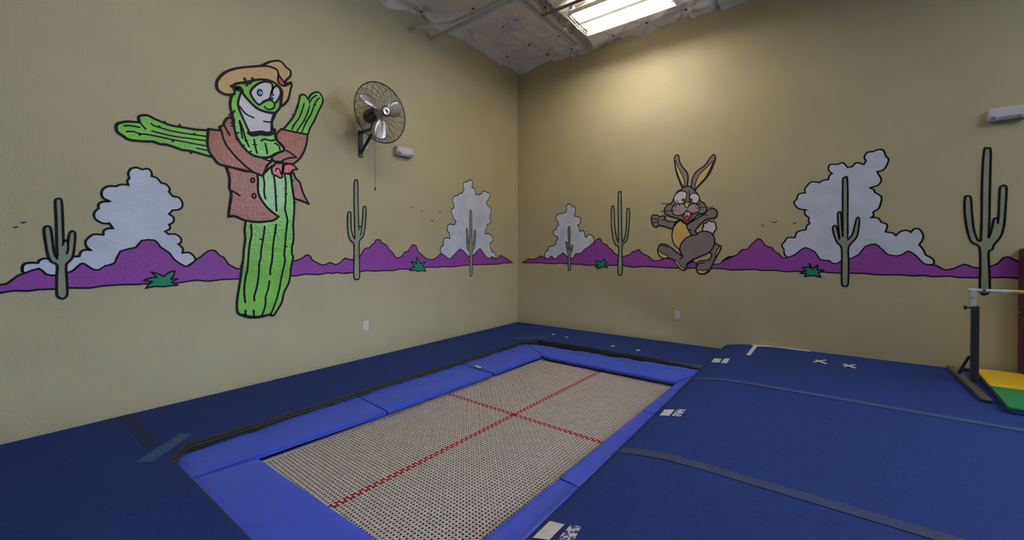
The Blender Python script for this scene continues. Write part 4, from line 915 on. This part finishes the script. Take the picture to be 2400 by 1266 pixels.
# ------------------------------------------------------------ raised carpeted mats at right, with a soft rolled edge
def raised(name, label, y0, y1, seed):
    xs_ = [3.452, 3.456, 3.464, 3.48, 3.50, 3.52, 3.56, 3.62, 3.70, 3.78, 3.88, 4.0, 4.2, 4.5, 5, 5.6, 6.5, 8, 10, 12.99]
    ny = 14
    v = []; f = []
    for j in range(ny+1):
        y = y0+(y1-y0)*j/ny
        e = min(1, min(abs(y-y0), abs(y-y1))/.01)
        for x in xs_:
            z = zslab(x)
            if 0 < j < ny: z += .002*fbm(x*2+seed, y*2, seed)
            xx = x+.006*fbm(y*2.2, seed, 1.1) if x < 3.6 else x
            v.append((xx, y, z))
    W_ = len(xs_)
    for j in range(ny):
        for i in range(W_-1): f.append((j*W_+i, j*W_+i+1, (j+1)*W_+i+1, (j+1)*W_+i))
    n0 = len(v)
    for j in (0, ny):
        for x in xs_: v.append((x, y0+(y1-y0)*j/ny, .001))
    for i in range(W_-1):
        f.append((i, n0+i, n0+i+1, i+1)); f.append((ny*W_+i, ny*W_+i+1, n0+W_+i+1, n0+W_+i))
    for j in range(ny): pass
    v += [(3.452, y0, .001), (3.452, y1, .001), (12.99, y1, .001), (12.99, y0, .001)]
    k = len(v)-4
    f.append((k, k+1, k+2, k+3))
    f.append(tuple([j*W_ for j in range(ny+1)]+[k+1, k]))
    o = mk(name, v, f, 'carpet'); smooth_by_angle(o, .8)
    return tag(o, label, 'mat', 'raised blue carpeted mats')
raised('floor_mat', 'raised blue carpeted mat against the right wall, with white crosses on it', -.004, -1.835, 1)
raised('floor_mat', 'raised blue carpeted mat between the two long grey tape seams', -1.838, -3.665, 2)
raised('floor_mat', 'raised blue carpeted mat in the dark lower right, nearest the camera', -3.668, -8.6, 3)

def tape_on_slab(pts, w, m, name, label, group=None, wfun=None):
    s = spline([(p[0], p[1]) for p in pts], False, 6)
    v = []; f = []
    for i, p in enumerate(s):
        d = (s[min(i+1, len(s)-1)]-s[max(i-1, 0)]).normalized(); nn = Vector((-d.y, d.x))
        ww = w*(wfun(i/(len(s)-1)) if wfun else 1)
        for k in (-1, 1):
            q = p+nn*ww*k/2; v.append((q.x, q.y, zslab(q.x)+.0028))
    for i in range(len(s)-1): f.append((2*i, 2*i+1, 2*i+3, 2*i+2))
    o = mk(name, v, f, m)
    return tag(o, label, 'tape', group)
seamA = [(x, -1.8365) for x in (3.46, 3.52, 3.6, 3.7, 3.8, 3.95, 4.2, 4.6, 5.2, 6, 7.5, 10, 12.9)]
seamB = [(x, y-1.83) for x, y in seamA]
tape_on_slab(seamA, .075, 'grey_tape', 'seam_tape', 'farther long grey tape strip covering a seam in the raised blue mats', 'grey tape over the mat seams')
tape_on_slab(seamB, .085, 'grey_tape_b', 'seam_tape', 'nearer long grey tape strip covering a seam in the raised blue mats', 'grey tape over the mat seams')
def patch(pts, m, name, label, cat='tape', group=None, z=None, sub=6):
    "thin flat piece laid on the raised mat (z None) or on the floor at z"
    P4 = [Vector((p[0], p[1])) for p in pts]
    v = []; f = []
    if len(P4) == 4 and z is None:
        for j in range(sub+1):
            for i in range(sub+1):
                s, t = i/sub, j/sub
                q = (P4[0]*(1-s)+P4[1]*s)*(1-t)+(P4[3]*(1-s)+P4[2]*s)*t
                v.append((q.x, q.y, zslab(q.x)+.003))
        for j in range(sub):
            for i in range(sub): a = j*(sub+1)+i; f.append((a, a+1, a+sub+2, a+sub+1))
    else:
        zz = z if z is not None else zslab(P4[0].x)+.003
        v = [(q.x, q.y, zz) for q in P4]; f = [tuple(range(len(P4)))]
    o = mk(name, v, f, m)
    if label: tag(o, label, cat, group)
    return o
# white tape marks on the raised mats
wl = 'white tape marks on the raised mats'
patch([(3.520,-0.894),(3.606,-0.928),(3.618,-1.117),(3.532,-1.103)], 'white_tape', 'tape_square', 'left of two white tape squares at the far end of the raised mat edge', group=wl)
patch([(3.633,-0.918),(3.687,-0.913),(3.699,-1.152),(3.637,-1.150)], 'white_tape', 'tape_square', 'right of two white tape squares at the far end of the raised mat edge', group=wl)
patch([(3.533,-2.837),(3.605,-2.819),(3.609,-2.969),(3.538,-2.978)], 'white_tape', 'tape_square', 'clean white tape square at the raised mat edge beside the trampoline middle', group=wl)
patch([(3.625,-2.804),(3.687,-2.786),(3.687,-2.978),(3.624,-2.963)], 'worn_tape', 'tape_square', 'torn flaky white tape square beside the clean one near the trampoline', group=wl)
patch([(3.513,-4.534),(3.591,-4.530),(3.588,-4.659),(3.511,-4.676)], 'white_tape', 'tape_square', 'dim whitish tape square at the bottom edge of the photo', group=wl)
patch([(3.618,-4.524),(3.668,-4.514),(3.686,-4.622),(3.617,-4.639)], 'worn_tape', 'tape_square', 'dim torn tape square at the bottom edge of the photo', group=wl)
Ls = thing('tape_corner_mark', 'L-shaped white tape mark on the raised mat near the right wall', 'tape', wl)
patch([(3.826,-0.034),(3.872,-0.030),(3.865,-0.671),(3.823,-0.690)], 'white_tape', 'long_strip', None).parent = Ls
patch([(3.871,-0.022),(4.016,0.037),(4.017,-0.051),(3.872,-0.111)], 'white_tape', 'short_strip', None).parent = Ls
patch([(3.80, -.006), (4.42, -.006), (4.42, -.05), (3.80, -.05)], 'white_tape', 'tape_strip', 'white tape strip along the mat where it meets the right wall', group=wl)
for lb, pp in (('left white tape cross on the raised blue mat', [[(4.468,-0.495),(4.483,-0.453),(4.579,-0.568),(4.562,-0.617)],
 [(4.451,-0.581),(4.563,-0.392),(4.575,-0.420),(4.464,-0.614)]]),
               ('right white tape cross on the raised blue mat', [[(4.710,-0.510),(4.728,-0.468),(4.822,-0.586),(4.802,-0.634)],
 [(4.707,-0.615),(4.813,-0.431),(4.826,-0.455),(4.720,-0.638)]])):
    t = thing('tape_cross', lb, 'tape', wl)
    for i, q in enumerate(pp):
        o = patch(q, 'white_tape', 'strip', None, sub=2); o.parent = t
        if i: o.location.z = .0006
for (px, lb) in (((1.118,-0.566,0.000), 'first white dot of tape from the corner on the far floor'), ((1.389,-0.621,0.000), 'second white dot of tape from the corner on the far floor'),
                 ((2.198,-0.748,0.000), 'third white dot of tape from the corner on the far floor'), ((2.562,-0.764,0.000), 'fourth white dot of tape, nearest the raised mat')):
    x, y, _ = px
    patch([(x-.022, y-.028), (x+.026, y-.03), (x+.024, y+.03), (x-.024, y+.027)], 'white_tape', 'tape_dot', lb, group='small white tape dots on the far floor', z=.0015)
patch([(1.054,-5.546),(0.782,-5.251),(0.863,-5.190),(1.142,-5.479)], 'blue_tape', 'tape_patch', 'pale blue tape strip slanting across the near left corner of the pit', z=.0022)
patch([(-0.017,-5.454),(-0.001,-5.356),(0.895,-5.374),(0.907,-5.459)], 'brown_tape', 'tape_patch', 'brownish tape strip on the floor from left wall to the pit corner', z=.0012)
patch([(0.777,-1.121),(1.125,-0.762),(1.173,-0.832),(0.841,-1.186)], 'blue_tape', 'tape_patch', 'pale blue tape strip behind the far corner of the pit', z=.0015)

# ------------------------------------------------------------ wall fan
FN = thing('wall_fan', 'large round wall-mounted fan with metal blades on the left wall', 'fan')
FC = Vector((.40, -3.25, 2.952)); FR = .345; AX = Vector((1, 0, 0))
def ring(b, x, r, w, n=56, k=5): b.tube([(x, FC.y+r*math.cos(2*PI*i/n), FC.z+r*math.sin(2*PI*i/n)) for i in range(n)], w, k, closed=True)
def dome(t, front):                    # x offset of the guard at relative radius t
    return (.088 if front else -.105)*(1-t**2.6)**.8
b = B(); ring(b, FC.x, FR, .0075, 72, 8); b.mk('rim', 'fan_wire', FN)
for front in (True, False):
    b = B()
    nr = 24 if front else 15
    for i in range(nr):
        t = .20+.78*i/nr
        ring(b, FC.x+dome(t, front), FR*t, .0012, 48, 3)
    ns = 22
    for i in range(ns):
        a0 = 2*PI*i/ns; pts = []
        for k in range(9):
            t = .16+.84*k/8
            a = a0+(.55*(t-.16) if front else -.2*(t-.16))
            pts.append((FC.x+dome(min(t, 1), front)+.002, FC.y+FR*t*math.cos(a), FC.z+FR*t*math.sin(a)))
        b.tube(pts, .0022, 4)
    b.mk('front_guard' if front else 'rear_guard', 'fan_wire', FN)
b = B(); b.lathe([(.062, 0), (.062, .008), (.050, .014)], FC+Vector((.088, 0, 0)), AX, 24); b.mk('badge_ring', 'fan_wire', FN)
b = B(); b.lathe([(.046, .010), (.044, .017), (.026, .021)], FC+Vector((.088, 0, 0)), AX, 24); b.mk('badge', 'aluminium', FN)
b = B(); b.lathe([(.020, .021), (.018, .024)], FC+Vector((.088, 0, 0)), AX, 16); b.mk('badge_mark', 'black_paint', FN)
b = B(); b.lathe([(.02, -.05), (.055, -.045), (.06, -.01), (.05, .0), (.025, .03), (.02, .05)], FC, AX, 20); b.mk('hub', 'aluminium', FN)
for ang_ in (33, 153, 273):
    a = math.radians(ang_)
    dr = Vector((0, -math.cos(a), math.sin(a))); tn = AX.cross(dr)
    v = []; f = []
    prof = [(.05, .030), (.09, .035), (.12, .062), (.17, .085), (.23, .096), (.275, .092), (.30, .070), (.312, .035)]
    for (r, w) in prof:
        for s in (-1, -.5, 0, .5, 1):
            tw = .55-.9*r
            p = FC+dr*r+tn*(w*s)+AX*(w*s*math.sin(tw)*1.0+.012*(1-s*s)-.005)
            v.append(p)
    for i in range(len(prof)-1):
        for k in range(4): f.append((i*5+k, i*5+k+1, (i+1)*5+k+1, (i+1)*5+k))
    o = mk('blade', v, f, 'aluminium', FN, smooth=True)
    md = o.modifiers.new('solid', 'SOLIDIFY'); md.thickness = .002
b = B(); b.lathe([(.03, -.27), (.07, -.265), (.082, -.24), (.085, -.14), (.078, -.12), (.03, -.10)], FC, AX, 24)
b.tube([FC+Vector((-.11, 0, 0)), FC+Vector((-.03, 0, 0))], .014, 10); b.mk('motor', 'black_paint', FN, smooth=False)
b = B(); b.box((.27, -3.262, 2.83), (.05, .06, .10), bev=.01); b.tube([(.30, -3.30, 2.80), (.30, -3.22, 2.80)], .02, 12); b.mk('yoke', 'black_paint', FN)
b = B(); b.box((.006, -3.266, 2.645), (.012, .056, .325), bev=.002); br = b.mk('bracket_plate', 'black_paint', FN)
for z in (2.79, 2.67, 2.515):
    B().lathe([(.008, 0), (.008, .004), (.003, .006)], (.012, -3.266, z-.012), (1, 0, 0), 8).mk('bolt', 'chrome', br)
b = B(); b.box((.17, -3.266, 2.785), (.33, .045, .022), bev=.003); b.mk('support_arm', 'black_paint', FN)
b = B(); b.tube([(.012, -3.266, 2.535), (.29, -3.266, 2.775)], .020, 6); b.mk('brace', 'black_paint', FN)
b = B(); b.tube([(.30, -3.265, 2.90), (.30, -3.266, 2.50), (.30, -3.265, 2.085)], .0018, 5); cdn = b.mk('pull_cord', 'black_paint', FN)
B().lathe([(.003, .03), (.007, .015), (.009, -.012), (.006, -.02)], (.30, -3.265, 2.07), (0, 0, 1), 10).mk('cord_knob', 'black_paint', cdn)

# ------------------------------------------------------------ sockets
def outlet(name, label, loc, nrm, cat='outlet', w=.074, h=.118, blank=False):
    t = thing(name, label, cat, None, loc)
    n_ = Vector(nrm); s = Vector((0, 0, 1)).cross(n_)
    R_ = Matrix((s, n_, Vector((0, 0, 1)))).transposed()
    def bx(c, d, nm, m, bev=.001, par=t):
        b = B(); b.box(R_ @ Vector(c), d, rot=R_, bev=bev); return b.mk(nm, m, par)
    bx((0, .004, 0), (w, .008, h), 'plate', 'white_plastic', .003)
    if not blank:
        for z in (.021, -.021):
            b = B(); b.lathe([(.017, .0078), (.0165, .0098)], (0, 0, 0), (0, 1, 0), 16)
            v = [R_ @ Vector((p.x, p.y, p.z+z)) for p in b.v]
            q = mk('socket', v, b.f, 'white_plastic', t)
            for x_, hh in ((-.006, .008), (.006, .0065)): bx((x_, .0102, z+.003), (.0022, .001, hh), 'slot', 'pin', 0, q)
            bx((0, .0102, z-.008), (.005, .001, .005), 'ground_slot', 'pin', 0, q)
        bx((0, .009, 0), (.006, .0015, .006), 'screw', 'grey_plastic', 0)
    return t
outlet('wall_outlet', 'white wall outlet low on the left wall', (0, -3.200, .407), (1, 0, 0))
outlet('wall_outlet', 'white wall outlet low on the right wall below the rabbit', (2.863, 0, .402), (0, -1, 0))
outlet('outlet_plate', 'small white plate on the wall behind the fan bracket', (0, -3.195, 2.655), (1, 0, 0), 'wall plate', blank=True)

# ------------------------------------------------------------ emergency lights
def emergency(label, loc, right):
    t = thing('emergency_light', label, 'light', 'emergency lights on the walls', loc)
    # local: x along the wall, y out of the wall
    b = B()
    hx, d = .132, .062
    prof = [(0, .055), (d*.8, .057), (d, .048), (d*.92, -.028), (d*.55, -.058), (0, -.060)]
    v = []
    for x in (-hx, -hx+.008, hx-.008, hx):
        k = .93 if abs(x) == hx else 1
        v += [(x, y*k, z*k) for y, z in prof]
    n6 = len(prof); f = []
    for a in range(3):
        for i in range(n6): f.append((a*n6+i, a*n6+(i+1) % n6, (a+1)*n6+(i+1) % n6, (a+1)*n6+i))
    f += [tuple(range(n6)), tuple(range(3*n6, 4*n6))[::-1]]
    b.add(v, f); b.mk('housing', 'white_plastic', t)
    b = B(); b.box((0, .035, -.062), (.20, .045, .012), bev=.003); b.mk('base_cover', 'grey_plastic', t)
    for s in (-1, 1):
        ax = Vector((s*.30, .85, -.42)).normalized(); o_ = Vector((s*.098, .046, -.030))
        b = B(); b.lathe([(.018, 0), (.030, .008), (.033, .03), (.031, .036)], o_, ax, 20); h = b.mk('lamp_head', 'white_plastic', t)
        b = B(); b.lathe([(.027, .0365), (.02, .041), (.008, .043)], o_, ax, 20); b.mk('lens', 'lamp_lens', h)
    B().lathe([(.004, 0), (.003, .003)], (.02, .052, -.045), (0, 1, -.3), 8).mk('indicator', 'p_red', t)
    for ch in t.children: pass
    t.rotation_euler.z = -PI/2 if not right else PI
    return t
emergency('white twin-lamp emergency light on the left wall, right of the fan', (0, -2.630, 2.665), False)
emergency('white twin-lamp emergency light high at the right edge of the photo', (5.975, 0, 2.685), True)

# ------------------------------------------------------------ low bar with mats at the right edge
HB = thing('gymnastics_bar', 'low training bar on a steel stand at the right edge', 'gymnastics bar')
ZS = .111
def post(x, lean=0):
    rail = B(); rail.box((x-.045, -.625, ZS+.017), (.062, 1.19, .034), rot=None, bev=.006); rl_ = rail.mk('base_rail', 'rail_brown', HB)
    b = B(); b.box((x-.045, -1.205, ZS+.013), (.066, .04, .026), bev=.006); b.mk('end_cap', 'steel_black', rl_)
    for y in (-.27, -.44): B().lathe([(.009, 0), (.009, .005)], (x-.045, y, ZS+.034), (0, 0, 1), 8).mk('bolt', 'chrome', rl_)
    b = B(); b.box((x, -.64, (ZS+.03+.835)/2), (.050, .050, .835-ZS-.03), bev=.004); b.mk('post', 'steel_black', HB)
    b = B(); b.box((x-.012, -.64, .90), (.038, .038, .15), bev=.003); u = b.mk('upper_post', 'steel_white', HB)
    b = B(); b.tube([(x-.03, -.615, .36), (x-.045, -.36, ZS+.035)], .012, 6); b.mk('brace', 'steel_black', HB)
    b = B(); b.tube([(x-.03, -.64, .815), (x-.062, -.64, .815)], .008, 8); b.lathe([(.010, 0), (.020, .005), (.020, .015), (.010, .02)], (x-.050, -.64, .815), (-1, 0, 0), 12); b.mk('height_knob', 'black_paint', HB)
    b = B()
    for i in range(9): b.box((x-.0245, -.64, .40+i*.045), (.003, .010, .010))
    b.mk('pin_holes', 'chrome', HB)
    return u
u1 = post(5.645); u2 = post(7.55)
# tiny dark lettering on the upper post
def glyph(b, lines, x, z, y, s):
    for l in lines:
        pts = [(x+p[0]*s, y, z+p[1]*s) for p in l]
        b.tube(pts, .0008, 4)
b = B()
A_ = [[(0, 0), (.35, 1), (.7, 0)], [(.15, .4), (.55, .4)]]
glyph(b, A_, 5.618, .905, -.660, .012); glyph(b, A_, 5.628, .905, -.660, .012); glyph(b, [[(0, 0), (0, 1)]], 5.640, .905, -.660, .012)
b.mk('lettering', 'black_paint', u1)
b = B(); b.tube([(5.605, -.64, .978), (5.86, -.64, .978)], .0165, 12); b.mk('bar_sleeve', 'steel_white', HB)
b = B(); b.tube([(5.86, -.64, .978), (7.33, -.64, .978)], .0165, 16); b.mk('wooden_bar', 'bar_wood', HB)
b = B(); b.tube([(7.33, -.64, .978), (7.59, -.64, .978)], .0165, 12); b.mk('bar_sleeve', 'steel_white', HB)
b = B(); b.box((5.70, -.64, .978), (.020, .05, .046), bev=.006); b.mk('clamp', 'grey_plastic', HB)
B().tube([(5.66, -.06, ZS+.02), (7.5, -.06, ZS+.02)], .014, 8).mk('cross_tube', 'steel_black', HB)

FM = thing('folding_mat', 'yellow and green folding gymnastics mat under the low bar', 'mat')
x0, x1, zt = 5.705, 7.42, ZS+.052
def slab_(name, poly, z0, z1, m):
    b = B(); b.prism(poly, z0, z1); o = b.mk(name, m, FM)
    md = o.modifiers.new('bevel', 'BEVEL'); md.width = .006; md.segments = 2
    return o
xl = lambda y: 5.765+(.105)*(y/1.43)          # slightly skewed left edge
slab_('panel', [(xl(-.10), -.10), (x1, -.10), (x1, -.80), (xl(-.80), -.80)], ZS+.028, zt, 'mat_yellow')['label'] = 'yellow panel'
slab_('panel', [(xl(-.806), -.806), (x1, -.806), (x1, -1.45), (xl(-1.45), -1.45)], ZS+.028, zt, 'mat_green')['label'] = 'green panel'
slab_('lower_panel', [(xl(-.10), -.10), (x1, -.10), (x1, -.80), (xl(-.80), -.80)], ZS+.001, ZS+.026, 'mat_blue')
slab_('lower_panel', [(xl(-.806), -.806), (x1, -.806), (x1, -1.46), (xl(-1.46), -1.46)], ZS+.001, ZS+.026, 'mat_blue')['label'] = 'blue panel folded underneath'

# maroon upright wall pads just entering the frame
for z0, z1, lb in ((ZS+.002, .735, 'lower maroon upright pad against the right wall at the photo edge'), (.742, 1.36, 'upper maroon upright pad against the right wall at the photo edge')):
    b = B(); b.box((7.1, -.075, (z0+z1)/2), (2.09, .14, z1-z0), bev=.012); o = b.mk('wall_pad', 'mat_maroon')
    tag(o, lb, 'pad', 'maroon wall pads')
